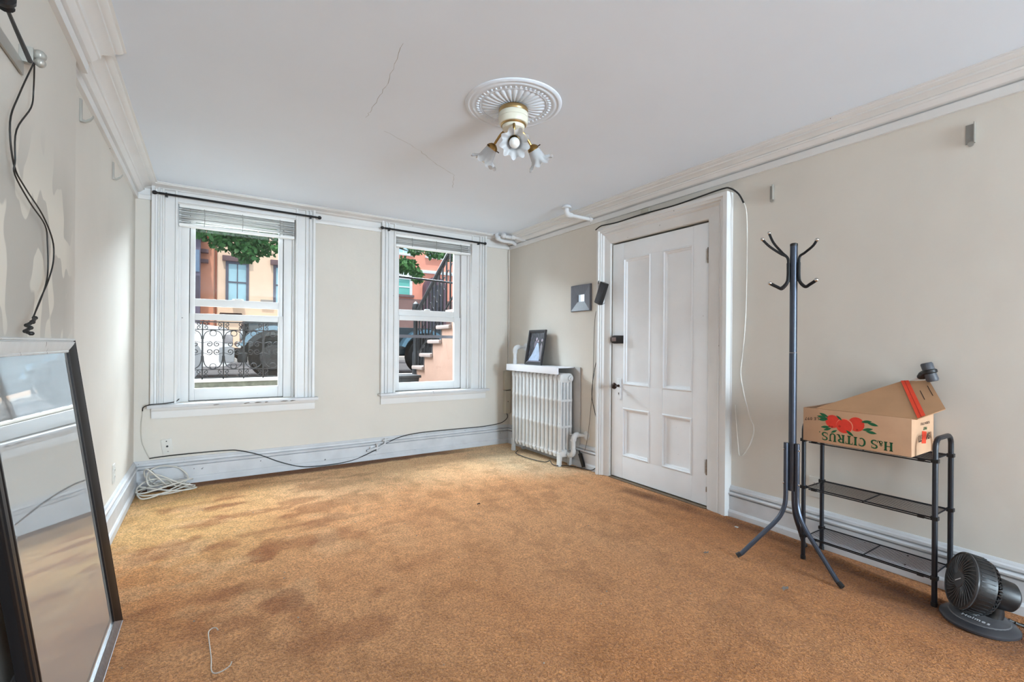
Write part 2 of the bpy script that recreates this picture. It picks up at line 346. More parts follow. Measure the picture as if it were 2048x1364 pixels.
# baseboards
BP = [(0, 0), (.034, 0), (.034, .040), (.028, .050), (.022, .054), (.022, .143), (.008, .146), (.008, .151), (.030, .154), (.032, .163), (.026, .170), (.008, .174), (.008, .179), (.022, .182), (.021, .194), (.012, .200), (.010, .206), (.004, .213), (0, .214)]
g = G(); run(g, BP, [((0, 0), (1, -1)), ((W, 0), (-1, -1))]); struct('baseboard_back', g, BASE, angle=25)
g = G(); run(g, BP, [((0, 0), (1, -1)), ((0, BY), (1, 0))]); struct('baseboard_left', g, BASE, angle=25)
g = G(); run(g, BP, [((W, 0), (-1, -1)), ((W, -1.565), (-1, 0))]); struct('baseboard_right', g, BASE, angle=25)
g = G(); run(g, BP, [((W, -2.816), (-1, 0)), ((W, YR), (-1, 0))]); struct('baseboard_right', g, BASE, angle=25)
g = G(); run(g, BP, [((BR, BY), (1, 0)), ((BR, -5.2), (1, 0))]); struct('baseboard_chimney', g, BASE, angle=25)

# ------------------------------------------------------------------ windows
def window(name, w, blind_label, rod_label, x_rod0, x_rod1, z_rod, zb):
    root = structroot(name, (w['xi0'], 0, .66))
    def casing(x0, x1, flip):
        wd_ = x1-x0
        pr = [(0, 0), (0, .046), (.020, .046), (.024, .026), (.036, .024), (.040, .038), (.050, .040), (.055, .024), (.066, .024), (.070, .036), (.080, .036), (.085, .018), (wd_-.018, .018), (wd_-.014, .034), (wd_, .034), (wd_, 0)]
        pts = [((x0+a) if not flip else (x1-a), -b) for a, b in pr]
        gg = G(); gg.sweep([[(x, y, .655) for x, y in pts], [(x, y, 2.395) for x, y in pts]]); return gg
    obj('side_casing', casing(w['xo0'], w['xi0'], False), TRIM, root, angle=25)
    obj('side_casing', casing(w['xi1'], w['xo1'], True), TRIM, root, angle=25)
    obj('head_casing', G().box(w['xi0'], -.024, 2.295, w['xi1'], 0, 2.40).box(w['xi0'], -.036, 2.285, w['xi1'], 0, 2.297), TRIM, root, bevel=.002)
    # stool and apron
    obj('sill', G().box(w['xo0']-.018, -.088, .632, w['xo1']+.03, .10, .658), BASE, root, bevel=.008)
    obj('apron', G().sweep([[(x, -a, z) for a, z in ((0, .545), (.022, .545), (.024, .56), (.024, .60), (.034, .615), (.036, .632), (0, .632))] for x in (w['xo0']+.005, w['xo1']+.008)]), TRIM, root, angle=25)
    # jamb linings and stops
    obj('jamb', G().box(w['xi0'], 0, .655, w['xi0']+.004, T, 2.30).box(w['xi0'], .058, .655, w['s0'], .13, 2.30).box(w['xi0']+.004, .03, .655, w['xi0']+.020, .06, 2.30), TRIM, root, bevel=.0015)
    obj('jamb', G().box(w['xi1']-.004, 0, .655, w['xi1'], T, 2.30).box(w['s1'], .058, .655, w['xi1'], .13, 2.30).box(w['xi1']-.020, .03, .655, w['xi1']-.004, .06, 2.30), TRIM, root, bevel=.0015)
    # sashes
    zl0, zg0, zr0, zr1, zu0, zu1 = .665, zb['g'], zb['r0'], zb['r1'], zb['u0'], zb['u1']
    ys = .072
    obj('gap_blocker', G().box(w['s0']-.002, .112, .66, w['s0']+.006, .126, 2.30).box(w['s1']-.006, .112, .66, w['s1']+.002, .126, 2.30).box(w['s0'], .066, .6575, w['s1'], .11, .664), mat('gap_blocker_dark', (84, 84, 84), .9), root, smooth=False)  # added dark strips behind the sash gaps, blocking daylight so they read dark
    gl = G().box(w['s0']+.004, ys, zl0, w['g0'], ys+.035, zr1).box(w['g1'], ys, zl0, w['s1']-.004, ys+.035, zr1).box(w['g0'], ys, zl0, w['g1'], ys+.035, zg0).box(w['g0'], ys, zr0, w['g1'], ys+.035, zr1)
    lo = obj('lower_sash', gl, TRIM, root, bevel=.004)
    obj('pane', G().box(w['g0']-.004, ys+.016, zg0-.004, w['g1']+.004, ys+.019, zr0+.004), PANE, lo, smooth=False)
    yu = .092
    gu = G().box(w['s0']+.005, yu, zr1, w['g0'], yu+.03, 2.30).box(w['g1'], yu, zr1, w['s1']-.005, yu+.03, 2.30).box(w['g0'], yu, zu0, w['g1'], yu+.03, zu1).box(w['g0'], yu, 2.20, w['g1'], yu+.03, 2.30)
    up = obj('upper_sash', gu, TRIM, root, bevel=.003)
    obj('pane', G().box(w['g0']-.004, yu+.014, zu1-.004, w['g1']+.004, yu+.017, 2.204), PANE, up, smooth=False)
    obj('sash_lock', G().box((w['g0']+w['g1'])/2-.03, yu-.012, zu1-.002, (w['g0']+w['g1'])/2+.03, yu+.012, zu1+.014), TRIM, up, bevel=.003)
    q = random.Random(3); chipm = mat('bare_wood_chip', (112, 104, 96), .8, var=.2, vs=40)
    if name == 'window_1':
        for xx, ln in ((.52, .05), (.74, .05), (.82, .06), (.90, .03), (1.02, .07), (1.10, .05)):
            obj('paint_chip', G().poly([(xx+ln*t, -.0886, .6385+q.uniform(.002, .006)*sg) for t, sg in ((0, 0), (.2, -1), (.6, -.7), (1, 0), (.8, .8), (.4, 1))]), chipm, root, smooth=False)
    # raised venetian blind
    bx0, bx1 = w['xi0']+.008, w['xi1']-.012
    b = thing('venetian_blind', blind_label, 'blind', ((bx0+bx1)/2, .02, 2.2), 'raised venetian blinds')
    BL = mat('blind_white', (240, 240, 238), 0.45, var=0.03); BLS = mat('blind_white_shaded', (224, 223, 220), 0.5, var=0.05)  # lower slats get the greyer copy, their shade painted in
    obj('head_rail', G().box(bx0, -.006, 2.255, bx1, .036, 2.288), BL, b, bevel=.002)
    zs = 2.245; n = 9; step = (2.245-zb['b']-.03)/n
    for i in range(n):
        z = zs-i*step; y0 = -.010+.003*math.sin(i*2.1); tl = .006*math.sin(i*1.7)
        obj('slat', G().sweep([[(x, y0-.002, z-.004+tl*k), (x, y0+.022, z+.001+tl*k), (x, y0+.048, z-.004+tl*k), (x, y0+.048, z-.006+tl*k), (x, y0+.022, z-.001+tl*k), (x, y0-.002, z-.006+tl*k)] for x, k in ((bx0, -1), (bx1, 1))]), BL if i < 5 else BLS, b, angle=60)
    obj('bottom_rail', G().box(bx0, -.016, zb['b'], bx1, .042, zb['b']+.022), BL, b, bevel=.003)
    for t in (.2, .52, .86):
        x = bx0+(bx1-bx0)*t
        obj('ladder_cord', G().tube([(x, -.016, 2.26), (x+.004, -.018, 2.2), (x, -.017, zb['b']+.01)], .0022, 5), mat('blind_cord', (150, 150, 146), 0.7), b)
    # curtain rod
    r = thing('curtain_rod', rod_label, 'curtain rod', ((x_rod0+x_rod1)/2, -.06, z_rod))
    dz = -.012
    obj('rod', G().tube([(x_rod0, -.062, z_rod), (x_rod1, -.062, z_rod+dz)], .0092, 8), BLACK, r)
    for x, z, s in ((x_rod0, z_rod, -1), (x_rod1, z_rod+dz, 1)):
        obj('finial', G().lathe([(.004, 0), (.010, .004), (.006, .010), (.008, .016), (.014, .024), (.0165, .034), (.013, .044), (.004, .050)], 12, (x-s*.008, -.062, z), (s, 0, 0)), BLACK, r)
        xb = x-s*.05
        obj('bracket', G().box(xb-.008, -.055, z-.018, xb+.008, -.026, z+.006).tube([(xb-.005, -.062, z), (xb+.005, -.062, z)], .012, 8), BLACK, r, bevel=.001)
    return root
window('window_1', W1, 'white venetian blind pulled up at the larger left window', 'long black curtain rod with ball finials above the left window', .150, 1.318, 2.330, dict(g=.765, r0=1.345, r1=1.398, u0=1.462, u1=1.525, b=2.103))
window('window_2', W2, 'white venetian blind pulled up at the right window near the radiator', 'thin black curtain rod above the right window', 1.955, 3.08, 2.310, dict(g=.748, r0=1.405, r1=1.452, u0=1.455, u1=1.518, b=2.156))

# ------------------------------------------------------------------ door
door = structroot('door_1', (W, -2.16, 0))
cp = [(0, 0), (0, .072), (.028, .072), (.034, .060), (.050, .060), (.056, .046), (.066, .048), (.074, .040), (.082, .030), (.115, .026), (.150, .022), (.165, .016), (.170, 0)]
def casing3(y0, y1, ztop, wl, wt, wr):
    # y0 far side (left in view), y1 near side; profile scaled to each leg's width
    def pl(wd_): return [(a*wd_/.170, b) for a, b in cp]
    g1 = G().sweep([[(W-b, y0-a, 0) for a, b in pl(wl)], [(W-b, y0-a, ztop-a*wt/wl) for a, b in pl(wl)]])
    g2 = G().sweep([[(W-b, y1+a, 0) for a, b in pl(wr)], [(W-b, y1+a, ztop-a*wt/wr) for a, b in pl(wr)]])
    g3 = G().sweep([[(W-b, y0-a*wl/wt, ztop-a) for a, b in pl(wt)], [(W-b, y1+a*wr/wt, ztop-a) for a, b in pl(wt)]])
    obj('side_casing', g1, TRIM, door, angle=25); obj('side_casing', g2, TRIM, door, angle=25); obj('head_casing', g3, TRIM, door, angle=25)
casing3(-1.562, -2.816, 2.197, .118, .146, .178)
leaf = obj('door_leaf', G().box(W+.0262, -2.629, .014, W+.040, -1.687, 2.038), DOORP, door, smooth=False)
DX = W+.004
def dpart(name, y0, z0, y1, z1, x=DX, d=.024, bv=.002): return obj(name, G().box(x, y0, z0, x+d, y1, z1), DOORP, leaf, bevel=bv)
dpart('stile', -1.687, .014, -1.815, 2.038); dpart('stile', -2.629, .014, -2.505, 2.038); dpart('stile', -2.107, .205, -2.232, 1.90)
dpart('rail', -1.8155, 1.90, -2.5045, 2.037); dpart('rail', -1.8155, .622, -2.1065, .815); dpart('rail', -2.2325, .622, -2.5045, .815); dpart('rail', -1.8155, .015, -2.5045, .205); dpart('rail', -2.1075, .6221, -2.2315, .8149, x=DX-.0005)
for (ya, yb) in ((-1.8155, -2.1065), (-2.2325, -2.5045)):
    for (za, zb_) in ((.815, 1.90), (.205, .622)):
        obj('panel', G().box(W+.0215, ya-.02, za+.02, W+.0268, yb+.02, zb_-.02), DOORP, leaf, smooth=False)
        pr = [(0, .026), (0, .003), (.006, -.003), (.011, -.003), (.014, .008), (.020, .010), (.026, .012), (.030, .020), (.036, .021), (.036, .026)]
        m_ = G()
        for (p, q) in (((ya, za), (ya, zb_)), ((ya, zb_), (yb, zb_)), ((yb, zb_), (yb, za)), ((yb, za), (ya, za))):
            ring = []
            for P_ in (p, q):
                sy = -1 if P_[0] == ya else 1; sz = 1 if P_[1] == za else -1
                ring.append([(W+x, P_[0]+sy*o, P_[1]+sz*o) for o, x in pr])
            m_.sweep(ring)
        obj('panel_moulding', m_, DOORP, leaf, angle=25)
for z in (1.80, .293):
    h = obj('hinge', G().box(W-.004, -2.650, z-.05, W+.002, -2.612, z+.05), RADP, leaf, bevel=.001)
    obj('hinge_pin', G().tube([(W-.010, -2.634, z-.056), (W-.010, -2.634, z-.03), (W-.010, -2.634, z+.03), (W-.010, -2.634, z+.056)], [.004, .008, .008, .004], 8), mat('worn_hinge_metal', (150, 138, 128), 0.4, metal=0.6, var=0.2, vs=60), h)
obj('latch_plate', G().box(W-.003, -2.648, .115, W+.003, -2.625, .150), mat('worn_hinge_metal', (150, 138, 128)), leaf, bevel=.001)
ep = obj('escutcheon', G().box(W-.006, -1.797, .684, W+.004, -1.757, .868), DOORP, leaf, bevel=.003)
obj('keyhole', G().lathe([(.005, 0), (.005, .002)], 10, (W-.0065, -1.778, .742), (-1, 0, 0)).box(W-.0085, -1.780, .726, W-.0065, -1.776, .742), DARKM, ep)
obj('door_knob', G().lathe([(.012, 0), (.010, .012), (.008, .030), (.014, .036), (.024, .044), (.028, .054), (.024, .064), (.012, .069), (.003, .070)], 18, (W-.006, -1.776, .806), (-1, 0, 0)), DARKM, leaf)
rl = [(-1.70, 1.172), (-1.70, 1.240), (-1.79, 1.242), (-1.812, 1.235), (-1.826, 1.218), (-1.826, 1.192), (-1.812, 1.175), (-1.79, 1.170)]
rl = [(-3.526-y, z) for y, z in rl]
lk = obj('rim_lock', G().extrude([(W+.004, y, z) for y, z in rl], (-.034, 0, 0)), mat('dark_brown_lock', (30, 22, 20), 0.35, metal=0.4, var=0.2), leaf, bevel=.003)
obj('lock_plate', G().box(W-.0335, -1.765, 1.190, W-.0295, -1.715, 1.224), mat('lock_face_metal', (120, 102, 98), 0.4, metal=0.5), lk, bevel=.002)
obj('threshold_strip', G().box(W-.03, -2.636, 0, W+.1, -1.683, .006), mat('worn_threshold', (120, 104, 86), 0.7, var=0.2), door)

# ------------------------------------------------------------------ radiator and its pipes
rad = thing('radiator', 'grey painted cast iron column radiator standing by the right wall', 'radiator', (3.36, -.78, 0))
def section_g(yc, feet):
    gg = G(); w = .0272
    xs = (3.302, 3.342, 3.382, 3.422)
    for i, x in enumerate(xs):
        rx = .0165
        rings = []
        for z, k in ((.085, .8), (.11, 1), (.36, 1), (.365, 1.12), (.385, 1.12), (.39, 1), (.61, 1), (.615, 1.12), (.635, 1.12), (.64, 1), (.85, 1), (.872, .8)):
            rings.append([(x+rx*k*math.cos(2*PI*a/10), yc+w*k*math.sin(2*PI*a/10), z) for a in range(10)])
        gg.sweep(rings)
    for z0, z1, h in ((.085, .155, .030), (.795, .884, .030)):
        gg.sweep([[(3.284+(a if i in (0, 3) else 0), yc-s*h*k, z) for a, s, z, i in ((0, 1, 0, 0),)] for k in (1,)]) if False else None
        pr = [(3.285, z0+.03), (3.295, z0+.006), (3.315, z0), (3.410, z0), (3.430, z0+.006), (3.440, z0+.03), (3.440, z1-.03), (3.428, z1-.008), (3.405, z1), (3.320, z1), (3.297, z1-.008), (3.285, z1-.03)]
        c = ((3.285+3.44)/2, (z0+z1)/2)
        gg.sweep([[(c[0]+(x-c[0])*k, yc+d, c[1]+(z-c[1])*k) for x, z in pr] for d, k in ((-h, .82), (-h*.7, 1), (h*.7, 1), (h, .82))])
    for z in (.375, .625):
        gg.box(3.30, yc-.030, z-.010, 3.425, yc+.030, z+.010)
    if feet:
        for x0, x1, sx in ((3.285, 3.318, 1), (3.407, 3.440, -1)):
            gg.sweep([[(x0, yc-.026, .12), (x1, yc-.026, .12), (x1, yc+.026, .12), (x0, yc+.026, .12)],
                      [(x0+.004*(sx > 0), yc-.022, .05), (x1-.004*(sx < 0)-.008*(sx > 0), yc-.022, .05), (x1-.008*(sx > 0), yc+.022, .05), (x0+.008*(sx < 0), yc+.022, .05)],
                      [(x0-.004, yc-.02, 0), (x1+.004-.010*(sx > 0), yc-.02, 0), (x1+.004-.010*(sx > 0), yc+.02, 0), (x0-.004+.010*(sx < 0), yc+.02, 0)]])
    return gg
ys = [-.385-.0665*i for i in range(13)]
s_mid = None
for i, y in enumerate(ys):
    if i in (0, 12): obj('section', section_g(y, True), RADP, rad, angle=50)
    elif s_mid is None: s_mid = obj('section', section_g(y, False), RADP, rad, angle=50); y_mid = y
    else:
        c = s_mid.copy(); COL.objects.link(c); c.parent = rad; c.matrix_parent_inverse = s_mid.matrix_parent_inverse; c.location = (0, y-y_mid, 0)
yE = ys[-1]-.030
obj('plug', G().lathe([(.030, 0), (.030, .010), (.024, .014), (.014, .014), (.014, .022), (.003, .022)], 14, (3.402, yE-.001, .835), (0, -1, 0)), RADP, rad)
obj('air_vent', G().lathe([(.006, 0), (.006, .02), (.010, .022), (.010, .035), (.003, .037)], 10, (3.40, yE, .30), (0, -1, 0)), RADP, rad)
tag(obj('heat_shield', G().box(3.462, -.30, .16, 3.474, -1.283, .943), mat('heat_shield_paint', (188, 188, 187), 0.5, var=0.04, vs=10), bevel=.002), 'flat grey sheet metal panel behind the radiator on the wall', 'panel')
cv = thing('radiator_cover', 'white wooden board capping the radiator top, photo frame on it', 'shelf', (3.36, -.76, .89))
WB = mat('white_board_paint', (234, 234, 240), 0.42, var=0.02, chip=(170, 168, 165), chips=(0.75, 50))
obj('front_board', G().box(3.246, -.305, .876, 3.268, -1.20, .944), WB, cv, bevel=.002)
obj('top_board', G().box(3.268, -.305, .934, 3.460, -1.20, .944).box(3.268, -.305, .886, 3.46, -.318, .934), WB, cv, bevel=.001)
# supply riser with elbow behind the photo frame
p = thing('steam_riser', 'white elbow pipe rising from the radiator board into the corner wall', 'pipe', (3.33, -.345, .944))
obj('riser', G().tube([(3.335, -.345, .944), (3.335, -.345, 1.075)], .019, 12).lathe([(.022, 0), (.022, .05)], 12, (3.335, -.345, .944)), PIPEP, p)
obj('elbow', G().tube([(3.335, -.345, 1.06), (3.335, -.345, 1.085)]+arc((3.375, -.345, 1.09), .040, 180, 90, 5, (1, 0, 0), (0, 0, 1))+[(3.395, -.345, 1.130)], [.025, .025]+[.026]*6+[.025], 12), PIPEP, p)
obj('branch', G().tube([(3.39, -.345, 1.130), (W, -.345, 1.130)], .018, 12), PIPEP, p)
obj('wall_flange', G().lathe([(.044, 0), (.042, .006), (.028, .012), (.020, .014)], 18, (W, -.345, 1.130), (-1, 0, 0)), PIPEP, p)
# valve pipe
p = thing('radiator_valve_pipe', 'grey steam pipe with elbow joining the radiator foot to the wall', 'pipe', (3.385, -1.28, .1))
obj('union', G().tube([(3.385, yE+.002, .112), (3.385, -1.245, .112)], [.020, .020], 10).lathe([(.030, 0), (.030, .018)], 8, (3.385, -1.222, .112), (0, -1, 0)), RADP, p)
obj('lower_elbow', G().tube([(3.385, -1.235, .112)]+arc((3.385, -1.245, .152), .040, 270, 360, 5, (0, -1, 0), (0, 0, 1))+[(3.385, -1.285, .170)], .025, 12), RADP, p)
obj('riser', G().tube([(3.385, -1.285, .16), (3.385, -1.285, .268)], .021, 12).lathe([(.028, 0), (.028, .016)], 12, (3.385, -1.285, .25)), RADP, p)
obj('upper_elbow', G().tube([(3.385, -1.285, .262)]+arc((3.42, -1.290, .272), .034, 180, 90, 5, (1, 0, 0), (0, 0, 1))+[(3.435, -1.30, .306)], .026, 12), RADP, p)
obj('branch', G().tube([(3.43, -1.298, .305), (W, -1.36, .303)], .016, 10), RADP, p)
obj('wall_flange', G().lathe([(.042, 0), (.040, .010), (.022, .018)], 18, (W, -1.365, .303), (-1, 0, 0)), RADP, p)

# framed wedding photograph leaning on the radiator board
pf = thing('photo_frame', 'black framed wedding photo leaning upright on the white radiator board', 'photo frame', (3.33, -.68, .944))
# local frame: u along -y (viewer's right), v up along the tilted face
def fplane(u, v, d, x0=3.352, y0=-.525, z0=.9445, tilt=.17, roll=.0):
    n = Vector((-math.cos(tilt), 0, math.sin(tilt))); vv = Vector((math.sin(tilt), 0, math.cos(tilt)))
    return Vector((x0, y0, z0))+Vector((0, -1, 0))*u+vv*v+n*d
FW, FH, FB = .30, .372, .032
def frame_rails(fn, Wd, Hd, B, prof):
    out = []
    cs = [(0, 0), (Wd, 0), (Wd, Hd), (0, Hd)]
    for i in range(4):
        a, b = cs[i], cs[(i+1) % 4]; rg = []
        for (cx, cy) in (a, b):
            sx = 1 if cx == 0 else -1; sy = 1 if cy == 0 else -1
            rg.append([fn(cx+sx*o*B, cy+sy*o*B, d) for o, d in prof])
        out.append(G().sweep(rg))
    return out
PF = mat('photo_frame_black', (26, 26, 34), 0.28, var=0.05, coat=0.4)
for gg in frame_rails(fplane, FW, FH, FB, [(0, 0), (0, .016), (.12, .021), (.5, .020), (.75, .014), (1, .010), (1, 0)]): obj('frame_rail', gg, PF, pf, angle=30)
def print_quad(name, m, parent, pts, fn=fplane, d=.006):
    return obj(name, G().poly([fn(u, v, d) for u, v in pts]), m, parent, smooth=False)
PH = mat('photo_print_dark', (46, 46, 56), 0.25, var=0.5, vs=25, coat=0.3)
obj('backing', G().extrude([fplane(u, v, -.004) for u, v in ((.004, .004), (FW-.004, .004), (FW-.004, FH-.004), (.004, FH-.004))], fplane(0, 0, .004)-fplane(0, 0, 0)), PF, pf, smooth=False)
ph = print_quad('photo', PH, pf, [(FB-.002, FB-.002), (FW-.028, FB-.002), (FW-.028, FH-.03), (FB-.002, FH-.03)], d=.005)
print_quad('printed_gown', mat('photo_gown_blue_white', (178, 196, 222), 0.25, var=0.12, vs=30, coat=0.3), ph, [(.045, .035), (.235, .035), (.232, .10), (.205, .19), (.190, .232), (.165, .235), (.140, .19), (.095, .105), (.06, .065)], d=.0056)
print_quad('printed_floor', mat('photo_floor_grey', (120, 118, 136), 0.25, coat=0.3), ph, [(.034, .031), (.268, .031), (.265, .045), (.034, .045)], d=.0058)
print_quad('printed_figure', mat('photo_suit_grey', (104, 98, 112), 0.25, var=0.2, coat=0.3), ph, [(.12, .18), (.165, .20), (.172, .245), (.150, .262), (.122, .25), (.110, .215)], d=.0055)
print_quad('printed_figure', mat('photo_suit_grey2', (128, 122, 128), 0.25, var=0.2, coat=0.3), ph, [(.236, .06), (.262, .06), (.262, .20), (.245, .235), (.228, .20), (.222, .12)], d=.0055)
for (u, v, r_) in ((.150, .275, .014), (.182, .252, .012), (.246, .262, .013)):
    print_quad('printed_face', mat('photo_face_tone', (176, 164, 178), 0.25, coat=0.3), ph, [(u+r_*math.cos(a*PI/5), v+1.3*r_*math.sin(a*PI/5)) for a in range(10)], d=.0059)
obj('easel_back', G().extrude([fplane(.10, .0, -.006), fplane(.20, .0, -.006), fplane(.18, .24, -.006), fplane(.12, .24, -.006)], (.035, 0, -.001)), BLKP, pf)
tag(obj('card', G().extrude([(3.45, -.42, .945), (3.45, -.60, .945), (3.466, -.60, 1.08), (3.466, -.44, 1.10)], (.003, 0, 0)), mat('pale_blue_card', (206, 214, 220), 0.6)), 'pale blue card tucked behind the wedding photo frame', 'card')

# ------------------------------------------------------------------ small wall items
WP = mat('outlet_plate_ivory', (214, 212, 206), 0.4, var=0.03); HOLE = mat('socket_hole_dark', (30, 28, 26), 0.6)
jb = thing('junction_box', 'beige two part phone box on back wall beside radiator', 'box', (3.44, 0, .6))
JB = mat('beige_box_paint', (190, 184, 170), 0.55, var=0.05)
obj('upper_cover', G().box(3.395, -.055, .628, 3.47, 0, .845), JB, jb, bevel=.003); obj('lower_cover', G().box(3.398, -.058, .352, 3.47, 0, .618), JB, jb, bevel=.003)
obj('screw', G().lathe([(.006, 0), (.005, .002), (.001, .002)], 8, (3.43, -.0585, .49), (0, -1, 0)), HOLE, jb)
# back wall cable plate (slightly crooked)
cp_ = thing('cable_plate', 'crooked white cable wall plate under the left window', 'outlet', (.21, 0, .315))
R_ = Matrix.Translation((.213, 0, .314)) @ Matrix.Rotation(-.13, 4, 'Y')
obj('plate', G().box(-.036, -.006, -.058, .036, 0, .058).xf(R_), WP, cp_, bevel=.002)
for z, r_ in ((0, .008), (.042, .004), (-.042, .003)): obj('socket' if z == 0 else 'screw', G().lathe([(r_, 0), (r_, .003), (.001, .003)], 10, (0, -.006, z), (0, -1, 0)).xf(R_), HOLE, cp_)
def outlet(label, pos, nrm, ax):
    o = thing('wall_outlet', label, 'outlet', pos)
    P0 = Vector(pos); n = Vector(nrm); a = Vector(ax); u = Vector((0, 0, 1))
    def bx(name, w_, h_, d0, d1, z, m, bv=0):
        obj(name, G().extrude([P0+a*sx*w_+u*(z+sz*h_)+n*d0 for sx, sz in ((-1, -1), (1, -1), (1, 1), (-1, 1))], n*(d1-d0)), m, o, bevel=bv)
    bx('plate', .036, .058, 0, .006, 0, WP, .002)
    for z in (.021, -.021):
        bx('socket', .015, .012, .005, .0085, z, WP, .001)
        for s in (-.006, .006):
            obj('slot', G().extrude([P0+a*(s+q*.0012)+u*(z+r*.005)+n*.0083 for q, r in ((-1, -1), (1, -1), (1, 1), (-1, 1))], n*.0006), HOLE, o)
outlet('ivory wall outlet low on the left wall near the corner', (0, -.90, .336), (1, 0, 0), (0, 1, 0))
outlet('white wall outlet behind the left end of the wire rack', (W, -3.345, .335), (-1, 0, 0), (0, 1, 0))
# picture-rail style hooks
HK = mat('hook_metal_painted', (168, 165, 158), 0.4, metal=0.4, var=0.08)
def lhook(y, z, label):
    o = thing('wall_hook', label, 'hook', (0, y, z), 'bent metal hooks on the left wall')
    obj('back_plate', G().box(0, y-.010, z-.055, .009, y+.010, z+.045), HK, o, bevel=.001)
    obj('prong', G().sweep([[(x, y-.009, zz), (x, y+.009, zz), (x+.002, y+.009, zz+.010), (x+.002, y-.009, zz+.010)] for x, zz in ((.001, z-.057), (.020, z-.057), (.036, z-.046), (.046, z-.030))]), HK, o)
lhook(-1.84, 2.200, 'bent metal hook high on the left wall beside the chimney breast')
lhook(-1.01, 2.185, 'bent metal hook high on the left wall nearer the window corner')
def rhook(y, z, label, wd_):
    o = thing('wall_bracket', label, 'bracket', (W, y, z), 'small curtain brackets on the right wall')
    obj('back_plate', G().box(W-.005, y-wd_, z-.045, W, y+wd_, z+.045), mat('bracket_zinc', (150, 149, 144), 0.4, metal=0.5, var=0.1), o, bevel=.001)
    obj('flange', G().box(W-.020, y-wd_, z-.045, W-.004, y-wd_+.004, z+.05), HK, o, bevel=.001)
    obj('tongue', G().lathe([(.001, 0), (.012, 0), (.012, .004), (.001, .004)], 12, (W-.006, y-.002, z-.048), (-1, 0, 0)), HK, o)
rhook(-3.078, 2.123, 'small metal bracket on right wall between door and coat rack', .012)
rhook(-3.995, 2.150, 'metal bracket high on the right wall above the carton', .017)
# square frame with a tiny mirror
sf = thing('square_frame', 'square slate grey frame around a tiny mirror beside the door', 'picture frame', (W, -1.283, 1.6))
SFM = mat('slate_wood', (104, 108, 120), 0.35, var=0.12, vs=30, stretch=(1, 6, 1))
def sfn(u, v, d): return Vector((W-d, -1.143-u, 1.478+v))
for gg in frame_rails(sfn, .278, .252, .092, [(0, 0), (0, .016), (.06, .022), (1, .010), (1, 0)]): obj('frame_rail', gg, SFM, sf, angle=20)
MIR = mat('mirror_silver', (206, 210, 212), 0.02, metal=1.0, var=0.01)
obj('mirror', G().box(W-.004, -1.228, 1.562, W-.002, -1.330, 1.645), MIR, sf, smooth=False)
# black transmitter box hanging beside the casing
bb = thing('black_adapter', 'black rectangular box hanging tilted against the left door casing', 'device', (3.40, -1.63, 1.62))
R_ = Matrix.Translation((W-.075, -1.628, 1.615)) @ Matrix.Rotation(.42, 4, 'X')
obj('case', G().box(-.022, -.034, -.098, .022, .034, .098).xf(R_), mat('glossy_black_plastic', (20, 20, 24), 0.25, coat=0.3), bb, bevel=.005)
obj('grille', G().box(-.0235, -.027, -.088, -.0215, .027, .088).xf(R_), mat('dark_grille', (52, 53, 60), 0.5), bb, bevel=.001)

# ------------------------------------------------------------------ cables
def cable(name, label, pts, r, m, n=6, cat='cable', smooth=5): return tag(obj(name, G().tube(smoothpts(pts, smooth), r, n), m, angle=60), label, cat)
cable('baseboard_cable', 'black cable running along the baseboard below both windows', [(.10, -.016, .232), (.266, -.014, .239), (.61, -.014, .236), (.72, -.016, .222), (.872, -.030, .169), (1.031, -.030, .087), (1.196, -.034, .025), (1.33, -.036, .010), (1.458, -.036, .008), (1.58, -.034, .012), (1.713, -.032, .034), (1.908, -.030, .103), (1.983, -.030, .145), (2.139, -.022, .197), (2.355, -.014, .220), (2.7, -.012, .221), (3.073, -.012, .218), (3.271, -.012, .228), (3.373, -.03, .25), (3.44, -.03, .30), (3.435, -.02, .352)], .0045, CORDB)
for i, (x, z) in enumerate(((.61, .236), (1.20, .024), (2.36, .220), (2.95, .219), (3.25, .226))):
    pass
bp_ = thing('baseboard_pipe_stub', 'painted pipe stub with valve on the back baseboard', 'pipe', (1.9, -.03, .13))
obj('pipe', G().tube([(1.80, -.045, .098), (1.92, -.050, .122), (1.975, -.050, .150), (1.982, -.045, .205)], .011, 8), BASE, bp_)
obj('valve', G().tube([(1.90, -.050, .085), (1.90, -.050, .150)], .010, 8).lathe([(.016, 0), (.016, .01)], 10, (1.90, -.05, .15)).tube([(1.955, -.05, .185), (2.015, -.05, .19)], .008, 8).tube([(1.83, -.045, .10), (1.835, -.045, .135)], .006, 6), BASE, bp_)
cable('sill_cable', 'dark cord drooping over the left end of the left windowsill', [(.055, -.008, .61), (.062, -.03, .640), (.105, -.092, .664), (.199, -.080, .668), (.262, -.02, .672), (.29, .04, .69)], .004, CORDB)
cable('corner_cable', 'thin white cord looping down the back wall corner', [(.055, -.006, .615), (.046, -.006, .50), (.050, -.006, .383), (.072, -.006, .302), (.10, -.012, .236)], .003, mat('painted_cord', (196, 190, 180), 0.6))
coil = []
for cx, cy, ex, ey, ro, z0, lift, ph in ((.20, -.20, .17, .10, .1, .008, .01, 1), (.24, -.20, .19, .085, -.15, .016, .02, 2), (.17, -.22, .13, .11, .4, .022, .03, 0), (.25, -.17, .15, .06, -.3, .030, .05, 2.4), (.21, -.21, .18, .09, .25, .036, .02, 4), (.16, -.15, .09, .07, .9, .040, .07, 1.5)):
    for a in range(7):
        t = 2*PI*a/7+ph*.3; x_, y_ = ex*math.cos(t), ey*math.sin(t)
        coil.append((max(.04, cx+x_*math.cos(ro)-y_*math.sin(ro)), min(-.045, cy+x_*math.sin(ro)+y_*math.cos(ro)), z0+2.2*lift*max(0, math.sin(t-ph))))
